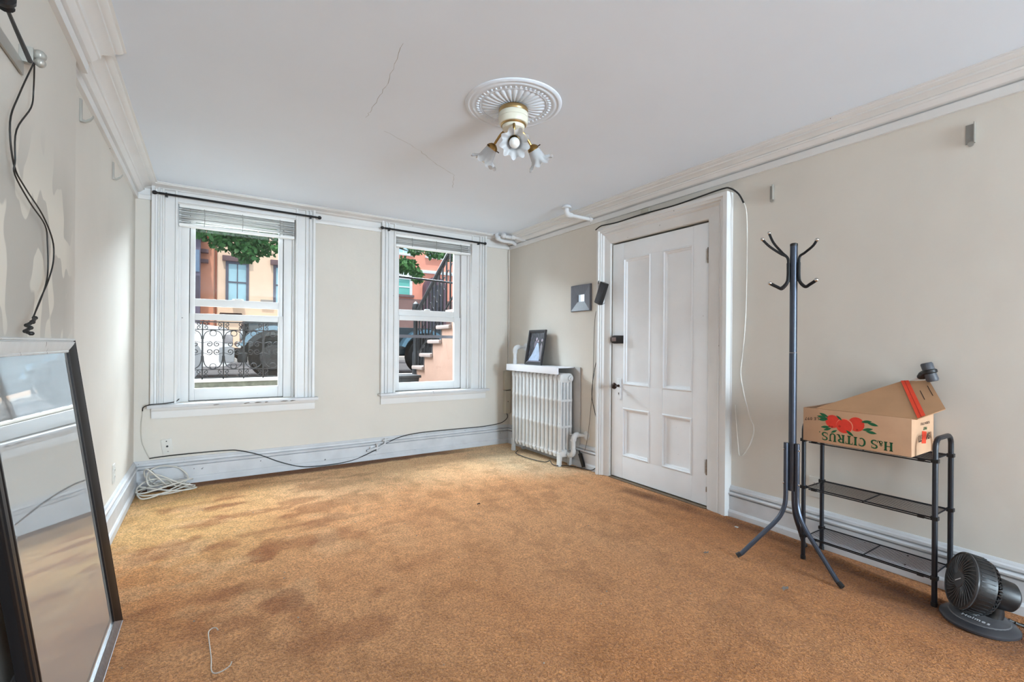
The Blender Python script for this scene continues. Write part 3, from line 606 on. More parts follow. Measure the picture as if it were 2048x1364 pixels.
coil += [(.12, -.20, .06), (.10, -.12, .14), (.17, -.06, .17), (.28, -.06, .15), (.35, -.10, .09), (.345, -.14, .05), (.28, -.22, .03), (.17, -.34, .015), (.09, -.36, .010), (.055, -.30, .03)]
cable('white_cable_coil', 'tangled coil of white cable on the carpet in the left corner', coil, .0055, CORDW, 7)
cable('loose_cable_end', 'loose dark-tipped cord end beside the white cable coil', [(.06, -.16, .010), (.11, -.14, .05), (.16, -.10, .085), (.13, -.07, .13), (.105, -.06, .16)], .004, mat('grey_cord', (150, 146, 140), 0.5))
tag(obj('cable_splitter', G().box(.10, -.16, .003, .19, -.11, .035).tube([(.10, -.135, .02), (.07, -.145, .02)], .006, 8).tube([(.19, -.145, .02), (.22, -.15, .02)], .006, 8), mat('splitter_zinc', (170, 172, 176), 0.35, metal=0.6), bevel=.002), 'small metal cable splitter inside the white cable coil', 'splitter')
cable('door_cable', 'black cord draped along the top of the door casing', [(3.40, -1.550, 2.190), (3.41, -1.598, 2.214), (3.41, -1.66, 2.214), (3.412, -1.81, 2.206), (3.414, -2.084, 2.212), (3.414, -2.373, 2.206), (3.414, -2.587, 2.214), (3.414, -2.775, 2.222), (3.428, -2.824, 2.215), (3.450, -2.87, 2.170), (3.455, -2.905, 2.100)], .0055, CORDB)
tag(obj('wall_patch', G().box(W-.02, -2.02, 2.225, W, -2.10, 2.268), JB, bevel=.003), 'small beige block on the wall above the door casing', 'block')
cable('white_cable', 'long white cord hanging on the wall right of the door', [(3.455, -2.905, 2.10), (3.445, -2.931, 2.013), (3.455, -2.928, 1.719), (3.458, -2.920, 1.327), (3.458, -2.897, 1.064), (3.458, -2.891, .964), (3.456, -2.916, .834), (3.454, -2.958, .692), (3.454, -2.985, .615), (3.456, -2.952, .503), (3.458, -2.890, .425), (3.458, -2.872, .53), (3.460, -2.858, .662), (3.462, -2.850, .76)], .0042, CORDW)
cable('adapter_cable', 'dark cord from door casing top down to the black hanging box', [(3.425, -1.553, 2.19), (3.440, -1.536, 2.11), (3.442, -1.545, 1.95), (3.430, -1.57, 1.80), (3.405, -1.585, 1.705)], .0042, CORDB)
cable('thin_wire', 'thin grey wire hanging from the black box past the radiator', [(3.42, -1.655, 1.53), (3.46, -1.50, 1.46), (3.466, -1.468, 1.203), (3.468, -1.458, .904), (3.468, -1.440, .649), (3.460, -1.403, .32), (3.450, -1.37, .16)], .0022, mat('thin_wire_grey', (96, 88, 80), 0.5))
cable('dark_wire', 'dark wire looping from the door casing toward the steam valve', [(3.455, -1.556, 1.38), (3.462, -1.553, 1.158), (3.466, -1.478, .928), (3.468, -1.443, .695), (3.466, -1.495, .518), (3.462, -1.548, .347), (3.455, -1.553, .239)], .003, CORDB)
cable('floor_cable', 'black cord lying on the carpet along the radiator front', [(3.30, -.47, .012), (3.265, -.50, .012), (3.215, -.56, .010), (3.20, -.70, .010), (3.215, -.88, .010), (3.25, -1.02, .012), (3.28, -1.06, .03), (3.27, -1.10, .015), (3.262, -1.17, .010), (3.35, -1.235, .010), (3.41, -1.36, .010), (3.43, -1.48, .012), (3.44, -1.54, .05)], .0042, CORDB)
il = thing('inline_switch', 'black inline plug hanging by the baseboard beside the valve pipe', 'plug', (3.43, -1.345, .08))
R_ = Matrix.Translation((3.435, -1.345, .085)) @ Matrix.Rotation(-.45, 4, 'X')
obj('plug_body', G().box(-.013, -.015, -.075, .013, .015, .055).xf(R_), BLKP, il, bevel=.004); obj('strain_relief', G().lathe([(.009, .055), (.005, .082), (.003, .084)], 8).xf(R_), BLKP, il)

# ceiling pipes
p = thing('ceiling_pipe', 'white elbow pipe running from ceiling to cornice near the door', 'pipe', (3.2, -1.43, 2.35))
obj('flange', G().lathe([(.020, 0), (.040, -.012), (.045, -.022), (.045, -.030), (.030, -.034)][::-1], 16, (3.185, -1.40, HC+.006+.0)), PIPEP, p)
obj('elbow', G().tube([(3.185, -1.40, HC), (3.185, -1.40, 2.372)]+arc((3.220, -1.40, 2.365), .035, 180, 270, 5, (1, 0, 0), (0, 0, 1))+[(3.245, -1.402, 2.330)], [.020, .024]+[.025]*6+[.024], 12), PIPEP, p)
obj('pipe', G().tube([(3.24, -1.402, 2.330), (3.462, -1.43, 2.318)], .016, 12), PIPEP, p)
obj('coupling', G().tube([(3.435, -1.426, 2.3195), (3.466, -1.43, 2.318)], .022, 10), PIPEP, p)
p = thing('corner_pipes', 'cluster of white elbow pipes under the ceiling in the far right corner', 'pipe', (3.3, -.15, 2.36))
obj('left_elbow', G().tube(smoothpts([(3.215, -.145, HC), (3.205, -.148, 2.385), (3.225, -.15, 2.352), (3.27, -.155, 2.335), (3.33, -.165, 2.330), (3.40, -.17, 2.328), (3.435, -.16, 2.318), (3.478, -.14, 2.31)], 4), .020, 10), PIPEP, p)
obj('left_joint', G().ball((3.222, -.15, 2.358), .030, 12, 8), PIPEP, p)
obj('upper_elbow', G().tube(smoothpts([(3.255, -.20, HC), (3.258, -.205, 2.388), (3.29, -.21, 2.372), (3.38, -.23, 2.372), (3.425, -.26, 2.362), (3.478, -.29, 2.335)], 4), .019, 10), PIPEP, p)
obj('upper_joint', G().ball((3.262, -.205, 2.382), .031, 12, 8), PIPEP, p)
obj('tee', G().tube([(3.355, -.225, 2.372), (3.395, -.24, 2.370)], .026, 10).tube([(3.42, -.245, 2.366), (3.45, -.30, 2.345), (3.47, -.36, 2.335)], .024, 10), PIPEP, p)
cable('corner_wire', 'thin wire running down the far right corner', [(3.452, -.008, 2.29), (3.447, -.008, 2.20), (3.455, -.006, 1.9), (3.455, -.006, 1.4), (3.455, -.006, .86)], .0025, mat('painted_wire', (150, 144, 136), 0.6))

# ------------------------------------------------------------------ ceiling medallion and fixture
LX, LY = 1.83, -2.61
md = thing('ceiling_medallion', 'round white plaster ceiling rose with fluted petals', 'medallion', (LX, LY, HC))
pr = [(.252, HC), (.252, HC-.003), (.246, HC-.008), (.236, HC-.009), (.231, HC-.005), (.226, HC-.005), (.220, HC-.009), (.211, HC-.011), (.204, HC-.008), (.200, HC-.007), (.178, HC-.007), (.176, HC-.010), (.172, HC-.010), (.170, HC-.006), (.07, HC-.012), (.01, HC-.012), (.01, HC)]
obj('outer_rings', G().lathe(pr, 72, (LX, LY, 0)), CEIL, md, angle=40)
NB = 48; gb = None
for k in range(NB):
    t = 2*PI*k/NB; c = Vector((LX+.188*math.cos(t), LY+.188*math.sin(t), HC-.008))
    b_ = G().ball((0, 0, 0), .0105, 8, 6, (.95, .62, .5)).xf(Matrix.Translation(c) @ Matrix.Rotation(t+.35, 4, 'Z'))
    obj('bead', b_, CEIL, md)
NP = 30
for k in range(NP):
    t = 2*PI*k/NP; rg = []
    for r_, w_, h_ in ((.06, .005, .009), (.10, .0085, .011), (.14, .0125, .009), (.158, .012, .006), (.166, .006, .003)):
        rg.append([Vector((r_, w_*math.cos(a), -h_*max(0, math.sin(a))-.006)) for a in (0, .6, 1.2, 1.94, 2.54, PI)])
    obj('petal', G().sweep(rg).xf(Matrix.Translation((LX, LY, HC)) @ Matrix.Rotation(t, 4, 'Z')), CEIL, md, angle=60)
lf = thing('ceiling_light', 'three arm brass ceiling light with frosted ruffled glass shades', 'ceiling light', (LX, LY, HC))
Z0 = HC-.014
obj('collar', G().lathe([(.060, Z0), (.060, Z0-.010), (.064, Z0-.012), (.01, Z0-.012), (.01, Z0)], 28, (LX, LY, 0)), DARKM, lf)
obj('brass_band', G().lathe([(.01, Z0-.010), (.075, Z0-.010), (.077, Z0-.014), (.077, Z0-.030), (.075, Z0-.033), (.01, Z0-.033)], 36, (LX, LY, 0)), BRASS, lf)
obj('enamel_band', G().lathe([(.01, Z0-.034), (.076, Z0-.034), (.078, Z0-.037), (.078, Z0-.060), (.01, Z0-.060)], 36, (LX, LY, 0)), CREAM, lf)
obj('lower_bowl', G().lathe([(.01, Z0-.061), (.078, Z0-.061), (.077, Z0-.075), (.073, Z0-.090), (.066, Z0-.092), (.066, Z0-.070), (.01, Z0-.070)], 36, (LX, LY, 0)), CREAM, lf)
obj('copper_band', G().lathe([(.01, Z0-.072), (.066, Z0-.072), (.067, Z0-.094), (.063, Z0-.100), (.01, Z0-.100)], 36, (LX, LY, 0)), BRASS, lf)
obj('hub', G().lathe([(.01, Z0-.100), (.060, Z0-.100), (.057, Z0-.116), (.045, Z0-.124), (.018, Z0-.126), (.014, Z0-.150), (.018, Z0-.160), (.010, Z0-.172), (.002, Z0-.174)], 28, (LX, LY, 0)), CREAM, lf)
obj('finial_stem', G().lathe([(.010, Z0-.12), (.010, Z0-.155), (.004, Z0-.16)], 12, (LX, LY, 0)), DARKM, lf)
d0 = math.atan2(-4.667-LY, .504-LX)+.05
for k in range(3):
    t = d0+2*PI*k/3; e = Vector((math.cos(t), math.sin(t), 0)); up = Vector((0, 0, 1))
    B0 = Vector((LX, LY, Z0-.112))
    dirn = (e*.80-up*.60).normalized() if k == 0 else (e*.62-up*.78).normalized()
    neck = B0+e*.075-up*.045
    if k: neck = B0+e*.115-up*.060
    else: neck = B0+e*.055-up*.085; dirn = (e*.86-up*.51).normalized()
    obj('arm', G().tube(smoothpts([B0+e*.02, B0+e*.05-up*.002, B0+e*.075-up*.015, neck-dirn*.002], 4), .0065, 8), BRASSD, lf)
    obj('socket_cup', G().lathe([(.004, -.004), (.014, -.002), (.024, .006), (.030, .014), (.031, .026), (.027, .028), (.012, .012), (.004, .010)], 16, neck, dirn), BRASSD, lf)
    e1 = dirn.orthogonal().normalized(); e2 = dirn.cross(e1)
    for q in range(3):
        a = 2*PI*q/3+.4; dd = e1*math.cos(a)+e2*math.sin(a)
        obj('thumb_screw', G().tube([neck+dirn*.02+dd*.028, neck+dirn*.02+dd*.045], .0028, 6), DARKM, lf)
    obj('lamp_socket', G().lathe([(.004, .012), (.019, .012), (.019, .042), (.004, .042)], 14, neck, dirn), HOLE, lf)
    def ruf(r, z, a):
        if z > .074:
            q = (z-.074)/.034; w_ = math.sin(a*9)
            return r+q*.010*w_, z+q*.010*math.sin(a*9+1.2)-q*.006*math.sin(a*3)
        return r, z
    prf = [(.026, .018), (.030, .026), (.034, .042), (.037, .058), (.040, .074), (.047, .086), (.058, .096), (.070, .104)]
    prf2 = [(r-.0022, z-.0006) for r, z in prf][::-1]
    sh = obj('glass_shade', G().lathe(prf+prf2, 72, neck, dirn, ruf), FROST, lf, angle=70)
    obj('bulb', G().lathe([(.012, .040), (.013, .050), (.022, .062), (.027, .076), (.026, .090), (.018, .102), (.006, .107), (.001, .1075)], 18, neck, dirn), BULB, lf)

# ------------------------------------------------------------------ coat rack
PX, PY = 3.117, -3.388
cr = thing('coat_rack', 'tall grey metal coat rack on three bent legs by the wire rack', 'coat rack', (PX, PY, 0))
obj('pole', G().tube([(PX, PY, .385), (PX, PY, 1.12)], .0185, 16).tube([(PX, PY, 1.122), (PX, PY, 1.700)], .0180, 16), GREYM, cr)
obj('pole_cap', G().lathe([(.0185, 1.690), (.0185, 1.702), (.012, 1.706), (.001, 1.706)], 16, (PX, PY, 0)), BLKP, cr)
for i, (fx, fy) in enumerate(((2.933, -3.196), (3.040, -3.655), (3.378, -3.335))):
    e = Vector((fx-PX, fy-PY, 0)); R0 = e.length; e.normalize()
    def q(r, z): return (PX+e.x*r, PY+e.y*r, z)
    a = .0305
    pts = [q(a, .640), q(a, .50), q(a, .40)]+smoothpts([q(a, .36), q(a+.004, .31), q(a+.022, .255), q(a+.055, .205), q(a+.095, .160)], 4)+[q(R0-.02, .022), q(R0, .008)]
    l = obj('leg', G().tube(pts, .0115, 10), GREYM, cr)
    obj('foot_cap', G().tube([q(R0-.016, .021), q(R0+.004, .008)], .0128, 10), BLKP, l)
    for z in (.605, .425): obj('bolt', G().lathe([(.006, 0), (.005, .004), (.001, .005)], 8, q(a+.011, z), (e.x, e.y, 0)), CHROME, l)
def ctube(pts, r=.0068): return G().tube(smoothpts(pts, 5), r, 8)
for (ux, uy, zt, hx, hy) in ((-.02, .122, 1.781, .0, .108), (-.10, .115, 1.735, -.06, .09), (.0, -.113, 1.703, .0, -.108)):
    e = Vector((ux, uy, 0)); e.normalize(); d = Vector((ux, uy, 0))
    b = Vector((PX, PY, 0)); a = b+e*.026
    k = obj('upper_hook', ctube([a+Vector((0, 0, 1.50)), a+Vector((0, 0, 1.585)), a+e*.004+Vector((0, 0, 1.63)), a+d*.25+Vector((0, 0, 1.63+(zt-1.63)*.22)), a+d*.6+Vector((0, 0, 1.63+(zt-1.63)*.62)), b+d+Vector((0, 0, zt))]), BLACK, cr)
    obj('hook_tip', G().ball(b+d+Vector((0, 0, zt)), .0098, 10, 8), CHROME, k)
    h = Vector((hx, hy, 0))
    k = obj('lower_hook', ctube([a+Vector((0, 0, 1.60)), a+Vector((0, 0, 1.53)), a+h*.06+Vector((0, 0, 1.495)), a+h*.30+Vector((0, 0, 1.468)), b+h*.75+Vector((0, 0, 1.478)), b+h+Vector((0, 0, 1.494))], .0085), BLACK, cr)
    obj('hook_tip', G().ball(b+h*1.03+Vector((0, 0, 1.497)), .0105, 10, 8), CHROME, k)

# ------------------------------------------------------------------ wire rack
XF, XB, YA, YB = 3.222, 3.432, -3.396, -3.945
sr = thing('wire_rack', 'black three tier wire shoe rack against the right wall', 'rack', ((XF+XB)/2, (YA+YB)/2, 0))
RK = mat('rack_black', (36, 38, 44), 0.38, metal=0.35, var=0.08)
def hoop(y): return [(XF, y, .004), (XF, y, .70)]+arc((XF+.045, y, .700), .045, 180, 90, 5, (1, 0, 0), (0, 0, 1))[1:]+arc((XB-.045, y, .700), .045, 90, 0, 5, (1, 0, 0), (0, 0, 1))+[(XB, y, .004)]
for y in (YA, YB):
    h = obj('end_hoop', G().tube(hoop(y), .0105, 10), RK, sr)
    for x in (XF, XB): obj('foot_cap', G().tube([(x, y, 0), (x, y, .018)], .0125, 10), BLKP, h)
for zt, nm in ((.648, 'top'), (.392, 'middle'), (.126, 'bottom')):
    s = obj('shelf_frame', G().tube([(XF, YA-.008, zt), (XF, YB+.008, zt)], .004, 6).tube([(XB, YA-.008, zt), (XB, YB+.008, zt)], .004, 6).tube([(XF+.012, YA-.02, zt-.012), (XF+.012, YB+.02, zt-.012)], .003, 6)
            .tube([(XF-.006, YA-.012, zt), (XB+.006, YA-.012, zt)], .003, 6).tube([(XF-.006, YB+.012, zt), (XB+.006, YB+.012, zt)], .003, 6).tube([(XF, (YA+YB)/2, zt-.004), (XB, (YA+YB)/2, zt-.004)], .003, 6), RK, sr)
    for k in range(12):
        x = XF+.016+(XB-XF-.032)*k/11
        obj('wire', G().tube([(x, YA-.010, zt+.003), (x, YB+.010, zt+.003)], .0013, 5), RK, s)
    for x in (XF, XB):
        for y in (YA, YB): obj('clip', G().box(x-.013, y-.013, zt-.009, x+.013, y+.013, zt+.008), BLKP, s, bevel=.002)
    for y in (YA-.05, YB+.05): obj('clip', G().box(XF-.003, y-.012, zt-.013, XF+.015, y+.012, zt-.004), BLKP, s, bevel=.001)

# ------------------------------------------------------------------ fruit carton
BX0, BX1, CY0, CY1, CZ0, CZ1 = 3.176, 3.462, -3.414, -3.874, .6545, .829
CARD = mat('corrugated_cardboard', (196, 156, 124), 0.85, var=0.06, vs=10, bump=0.1, bs=30)
CARDI = mat('cardboard_inside', (142, 106, 78), 0.9, var=0.06, vs=10)
ct = thing('fruit_carton', 'open cardboard citrus carton on the top shelf of the rack', 'box', ((BX0+BX1)/2, (CY0+CY1)/2, CZ0))
obj('front_wall', G().box(BX0, CY0, CZ0, BX0+.004, CY1, CZ1), CARD, ct, bevel=.001)
obj('back_wall', G().box(BX1-.004, CY0, CZ0, BX1, CY1, CZ1), CARDI, ct)
obj('side_wall', G().box(BX0+.004, CY1, CZ0, BX1-.004, CY1+.004, CZ1), CARD, ct); obj('side_wall', G().box(BX0+.004, CY0-.004, CZ0, BX1-.004, CY0, CZ1), CARD, ct)
obj('bottom', G().box(BX0+.004, CY0-.004, CZ0, BX1-.004, CY1+.004, CZ0+.004), CARDI, ct)
def flapg(pts, th): 
    a, b, c = Vector(pts[0]), Vector(pts[1]), Vector(pts[2]); n = (b-a).cross(c-a).normalized()
    return G().extrude(pts, n*th)
obj('left_flap', flapg([(BX0+.002, CY0-.002, CZ1), (BX1-.01, CY0-.002, CZ1), (BX1-.03, CY0-.075, CZ1+.030), (BX0+.03, CY0-.075, CZ1+.012)], .003), CARDI, ct)
k_ = .60
def fp(x, y): return (x, y, .829+k_*(x-BX0))
FLP = [fp(3.179, -3.472), fp(3.430, -3.752), fp(3.452, -3.858), fp(3.262, -3.968), fp(3.178, -3.893)]
lid = obj('lid_flap', flapg(FLP, .004), mat('cardboard_lid', (178, 134, 98), 0.85, var=0.06, vs=10), ct)
fn_ = Vector((-k_, 0, 1)).normalized()
def onflap(a, b, u, v): # bilinear on lid: interpolate between bottom edge & top edge
    P_ = Vector(a).lerp(Vector(b), u); return P_
def lidstrip(name, t0, t1, m, lo=0.0, hi=1.0, off=.0008):
    # strip across the lid from front/lower edge to back/upper edge, at parameter t along it
    A0, A1 = Vector(FLP[0]), Vector(FLP[1]); top = lambda t: A0.lerp(A1, t) if t <= 1 else A1.lerp(Vector(FLP[2]), t-1)
    E0, E1 = Vector(FLP[4]), Vector(FLP[3]); bot = lambda t: Vector(FLP[0]).lerp(E0, t) if t <= 1 else E0.lerp(E1, t-1)
    up_ = fn_*(off+.004 if fn_.z > 0 else off)
    return obj(name, G().poly([bot(t0).lerp(top(t0), lo)+up_, bot(t1).lerp(top(t1), lo)+up_, bot(t1).lerp(top(t1), hi)+up_, bot(t0).lerp(top(t0), hi)+up_]), m, lid, smooth=False)
ORG = mat('print_orange_red', (226, 66, 34), 0.7, var=0.06, vs=40); GRN = mat('print_dark_green', (18, 84, 48), 0.7, var=0.06); BRN = mat('print_dark_brown', (58, 34, 22), 0.75); TEXT = mat('print_brown_text', (96, 72, 56), 0.8)
lidstrip('orange_stripe', 1.02, 1.30, ORG)
lidstrip('stripe_shade', 1.14, 1.165, mat('print_deep_red', (176, 40, 20), 0.7), off=.0012)
lidstrip('handle_slot', 1.50, 1.53, BRN, .38, .66); lidstrip('handle_slot', 1.82, 1.85, BRN, .44, .78)
# print on the front face: everything is upside down because the carton lies flipped.
# (u runs toward the viewer's right = -y, v up; rotated half a turn)
def faceprint(name, polys, m, off=.0006, par=None):
    g_ = G()
    for p_ in polys: g_.poly([(BX0-off, CY0-u, CZ0+v) for u, v in p_])
    return obj(name, g_, m, ct, smooth=False)
def slab(ch, x, h=1.0):
    """slab-serif capital built from strokes in a 0..~0.9 wide, 0..1 tall cell; returns quads"""
    P_ = []; t = .22; s = .10
    R_ = lambda a, b, c, d: P_.append([(a, b), (c, b), (c, d), (a, d)])
    def ring(cx, cy, rx, ry, a0, a1, t0, n=12):
        for i in range(n):
            p, q = math.radians(a0+(a1-a0)*i/n), math.radians(a0+(a1-a0)*(i+1)/n)
            P_.append([(cx+rx*math.cos(p), cy+ry*math.sin(p)), (cx+rx*math.cos(q), cy+ry*math.sin(q)), (cx+(rx-t0)*math.cos(q), cy+(ry-s*1.3)*math.sin(q)), (cx+(rx-t0)*math.cos(p), cy+(ry-s*1.3)*math.sin(p))])
    if ch == 'H':
        for a in (.06, .60): R_(a, 0, a+t, 1); R_(a-.06, 0, a+t+.06, s); R_(a-.06, 1-s, a+t+.06, 1)
        R_(.2, .45, .7, .45+s)
    if ch == 'I': R_(.08, 0, .08+t, 1); R_(0, 0, .38, s); R_(0, 1-s, .38, 1)
    if ch == 'T': R_(.29, 0, .29+t, 1); R_(.2, 0, .6, s); R_(0, 1-s, .8, 1); R_(0, .72, .07, 1); R_(.73, .72, .8, 1)
    if ch == 'R':
        R_(.06, 0, .06+t, 1); R_(0, 0, .36, s); R_(0, 1-s, .4, 1); ring(.38, .74, .38, .26, -90, 90, t); R_(.2, .48, .4, .48+s)
        P_.append([(.36, .5), (.56, .5), (.82, 0), (.58, 0)]); R_(.58, 0, .9, s)
    if ch == 'U':
        R_(.06, .3, .06+t, 1); R_(.62, .3, .62+t*.7, 1); R_(0, 1-s, .36, 1); R_(.52, 1-s, .88, 1); ring(.418, .32, .358, .33, 180, 360, t*.85)
    if ch == 'C':
        ring(.44, .5, .44, .51, 55, 305, t); R_(.66, .70, .74, .98)
    if ch == 'S':
        ring(.37, .74, .35, .27, 40, 270, t*.85); ring(.37, .27, .37, .29, -140, 90, t*.9); R_(.60, .70, .67, .97); R_(.03, .03, .10, .30)
    if ch == '&':
        ring(.30, .74, .22, .24, 0, 360, .12); ring(.32, .28, .32, .30, 0, 360, .16); P_.append([(.20, .66), (.36, .66), (.80, 0), (.62, 0)])
    return P_
adv = {'H': .98, '&': .78, 'S': .82, 'C': .90, 'I': .48, 'T': .88, 'R': .94, 'U': .96, ' ': .42}
txt = 'H&S CITRUS'; x = 0; letters = []
for ch in txt:
    k = .62 if ch == '&' else 1.0
    letters.append([[(x+a*k, b*k) for a, b in p_] for p_ in slab(ch, x)])
    x += adv[ch]*(k if ch == '&' else 1)
TWd, H_ = .305, .042
u1, v1 = .392, .012           # where the first letter starts once flipped (right end, low)
for quads in letters:
    if quads: faceprint('letter', [[(u1-a/x*TWd, v1+H_-b*H_+.004*(a/x)) for a, b in p_] for p_ in quads], GRN)
faceprint('full_stop', [[(.078, .058), (.083, .058), (.083, .053), (.078, .053)]], GRN)
def disc(cu, cv, r, n=20, sx=1.0): return [(cu+r*sx*math.cos(2*PI*i/n), cv+r*math.sin(2*PI*i/n)) for i in range(n)]
FRU = mat('print_fruit_red', (222, 58, 40), 0.7, var=0.06, vs=60)
faceprint('printed_fruit', [disc(.140, .118, .033)], FRU, .0007); faceprint('printed_fruit', [disc(.244, .118, .035)], FRU, .0007)
faceprint('printed_outline', [disc(.194, .103, .0375)], mat('print_fruit_pale', (236, 140, 110), 0.7), .0009); faceprint('printed_fruit', [disc(.192, .101, .035)], FRU, .0011)
def leafp(cu, cv, L_, ang, w_=.30):
    c, s_ = math.cos(math.radians(ang)), math.sin(math.radians(ang)); o = []
    for i in range(13):
        t = i/12; o.append((t-.5, w_*.5*math.sin(PI*t)))
    for i in range(1, 12):
        t = 1-i/12; o.append((t-.5, -w_*.5*math.sin(PI*t)))
    return [(cu+L_*(a*c-b*s_), cv+L_*(a*s_+b*c)) for a, b in o]
LV = mat('print_leaf_green', (22, 96, 58), 0.7, var=0.1, vs=60)
for (cu, cv, L_, a) in ((.088, .146, .046, -20), (.080, .134, .050, -8), (.086, .122, .046, 10), (.095, .085, .044, 8), (.105, .075, .040, 22), (.158, .140, .034, -40), (.135, .068, .034, 30), (.205, .070, .044, -38), (.275, .137, .046, 10), (.300, .128, .048, -12), (.280, .100, .046, 14), (.295, .088, .046, -6)):
    faceprint('printed_leaf', [leafp(cu+.012, cv, L_, a)], LV, .0013)
for (cu, cv, r) in ((.126, .090, .006), (.115, .092, .005), (.160, .098, .006), (.236, .092, .005)): faceprint('printed_shade', [disc(cu+.012, cv, r, 8)], mat('print_deep_red', (176, 40, 20), 0.7), .0013)
def text_layout(body, size):
    wds = [{'I': .32, '1': .5, '!': .3, ' ': .3, 'W': .85, 'l': .28, 'm': .9, 'H': .75}.get(c, .62)*size for c in body]; tot = sum(wds); o_ = []; x_ = -tot/2
    for c, w_ in zip(body, wds):
        if c != ' ': o_.append((c, x_+w_/2))
        x_ += w_
    return o_
def textface(body, size, M_, m, par, bold=0.0, name='lettering'):
    for c_, dx in text_layout(body, size):
        g_ = text_g(c_, size, bold); g_.v = [tuple(M_ @ (Vector(v)+Vector((dx, 0, 0)))) for v in g_.v]
        obj('letter', g_, m, par, smooth=False)
def fmat(o, ex, ey):
    ex, ey = Vector(ex).normalized(), Vector(ey).normalized(); ez = ex.cross(ey); M_ = Matrix.Identity(4)
    for i in range(3): M_[i][0], M_[i][1], M_[i][2], M_[i][3] = ex[i], ey[i], ez[i], o[i]
    return M_
textface('APPLE 097', .021, fmat((BX0-.0008, CY0-.062, CZ0+.122), (0, 1, -.12), (0, 0, -1)), TEXT, ct, .0005)
# end panel print (upside down too)
ey0 = CY1-.0008
textface('FLORIDA CITRUS', .016, fmat((3.345, ey0, CZ0+.142), (-1, 0, 0), (0, 0, -1)), TEXT, ct, .0004)
textface('FRUIT', .018, fmat((3.345, ey0, CZ0+.118), (-1, 0, 0), (0, 0, -1)), GRN, ct, .0006)
textface('1SWEET!', .042, fmat((3.345, ey0, CZ0+.078), (-1, 0, -.03), (0, 0, -1)), BRN, ct, .0012)
g_ = G().poly([(3.300+a, ey0-.0004, CZ0+b) for a, b in ((.0, .05), (.055, .045), (.062, .10), (.006, .108))]); obj('orange_daub', g_, ORG, ct, smooth=False)
# white pole with black head lying in the carton
vp = thing('floor_tool', 'white pole with a dark ribbed head sticking out of the carton', 'pole', (3.40, -3.80, .9))
hd = Vector((3.410, -3.864, 1.030)); tail = Vector((3.462, -3.62, .885)); md_ = Vector((3.456, -3.79, .986))
axp = (hd-md_).normalized()
obj('pole', G().tube([tail, md_, hd-axp*.02], .010, 10), mat('white_plastic_pole', (222, 222, 220), 0.4), vp)
obj('pivot', G().tube([hd-axp*.05, hd-axp*.03, hd], [.012, .020, .022], 10), BLKP, vp)
GRH = mat('grey_ribbed_plastic', (74, 76, 82), 0.5, var=0.1); ha = Vector((.03, -.30, -1)).normalized(); hc = hd+axp*.012
obj('head', G().lathe([(.001, -.046), (.020, -.046), (.024, -.040), (.024, -.010), (.0235, .012), (.025, .036), (.022, .044), (.016, .046), (.001, .044)], 16, hc, ha), GRH, vp)
obj('collar', G().lathe([(.0245, -.012), (.030, -.008), (.030, .004), (.0245, .008)], 18, hc, ha), BLKP, vp)

# ------------------------------------------------------------------ desk fan
fa = thing('desk_fan', 'small black desk fan on the carpet beside the wire rack', 'fan', (3.225, -4.09, 0))
FBK = mat('fan_black_plastic', (26, 25, 26), 0.42, var=0.08)
FB_ = mat('fan_base_plastic', (52, 52, 56), 0.32, var=0.1)
bc = (3.215, -4.09, 0)
def ell(r, z, t): return r*(1+.10*abs(math.cos(t-.5))), z
obj('base', G().lathe([(.001, 0), (.112, 0), (.120, .006), (.120, .014), (.112, .022), (.096, .028), (.092, .031), (.060, .038), (.001, .040)], 40, bc, fn=ell), FB_, fa)
obj('base_dish', G().lathe([(.094, .029), (.090, .034), (.060, .041), (.001, .043)], 36, bc, fn=ell), mat('fan_dish_grey', (80, 78, 80), 0.45, var=0.15, vs=30), fa)
textface('Holmes', .024, fmat((3.140, -4.098, .0445), (-.10, -1, -.02), (1, -.10, .16)), mat('logo_silver', (206, 206, 208), 0.4), fa, .0006)
ax = Vector((-.56, .80, .24)).normalized()
hc = Vector((3.200, -4.080, .160))
e1 = Vector((0, 0, 1)); e1 = (e1-ax*e1.dot(ax)).normalized(); e2 = ax.cross(e1)
obj('neck', G().tube([(3.235, -4.125, .030), (3.240, -4.138, .060), (3.236, -4.140, .115)], [.032, .024, .020], 12), FBK, fa)
obj('shroud', G().lathe([(.110, .047), (.115, .046), (.118, .040), (.118, .012), (.114, -.018), (.110, -.020), (.110, .010), (.111, .038), (.109, .044)], 48, hc, ax), FBK, fa, angle=30)
for k in range(40):
    t = 2*PI*k/40; dd = e1*math.cos(t)+e2*math.sin(t); tt = ax.cross(dd)
    obj('rib', G().sweep([[hc+dd*r_+ax*z_+tt*s_ for r_, s_ in ((.112, -.0022), (.1195, -.0022), (.1195, .0022), (.112, .0022))] for z_ in (.036, -.010)]), FBK, fa, smooth=False)
obj('front_rim', G().lathe([(.110, .044), (.114, .050), (.119, .046), (.117, .039), (.111, .039)], 48, hc, ax), mat('fan_rim_gloss', (60, 60, 62), 0.22), fa)
NG = 32
for k in range(NG):
    t = 2*PI*k/NG; pts = []
    for i in range(6):
        f = i/5; r_ = .034+(.111-.034)*f; a = t+.55*(1-f)**1.3; dd = e1*math.cos(a)+e2*math.sin(a)
        pts.append(hc+dd*r_+ax*(.052-.007*f*f))
    obj('grille_bar', G().tube(pts, .0019, 5), mat('fan_grille_grey', (78, 77, 78), 0.35), fa)
obj('badge', G().lathe([(.001, .056), (.032, .055), (.035, .051), (.035, .046), (.001, .044)], 28, hc, ax), mat('fan_badge', (66, 65, 66), 0.35), fa)
bd = (e2*.8-e1*.6).normalized()
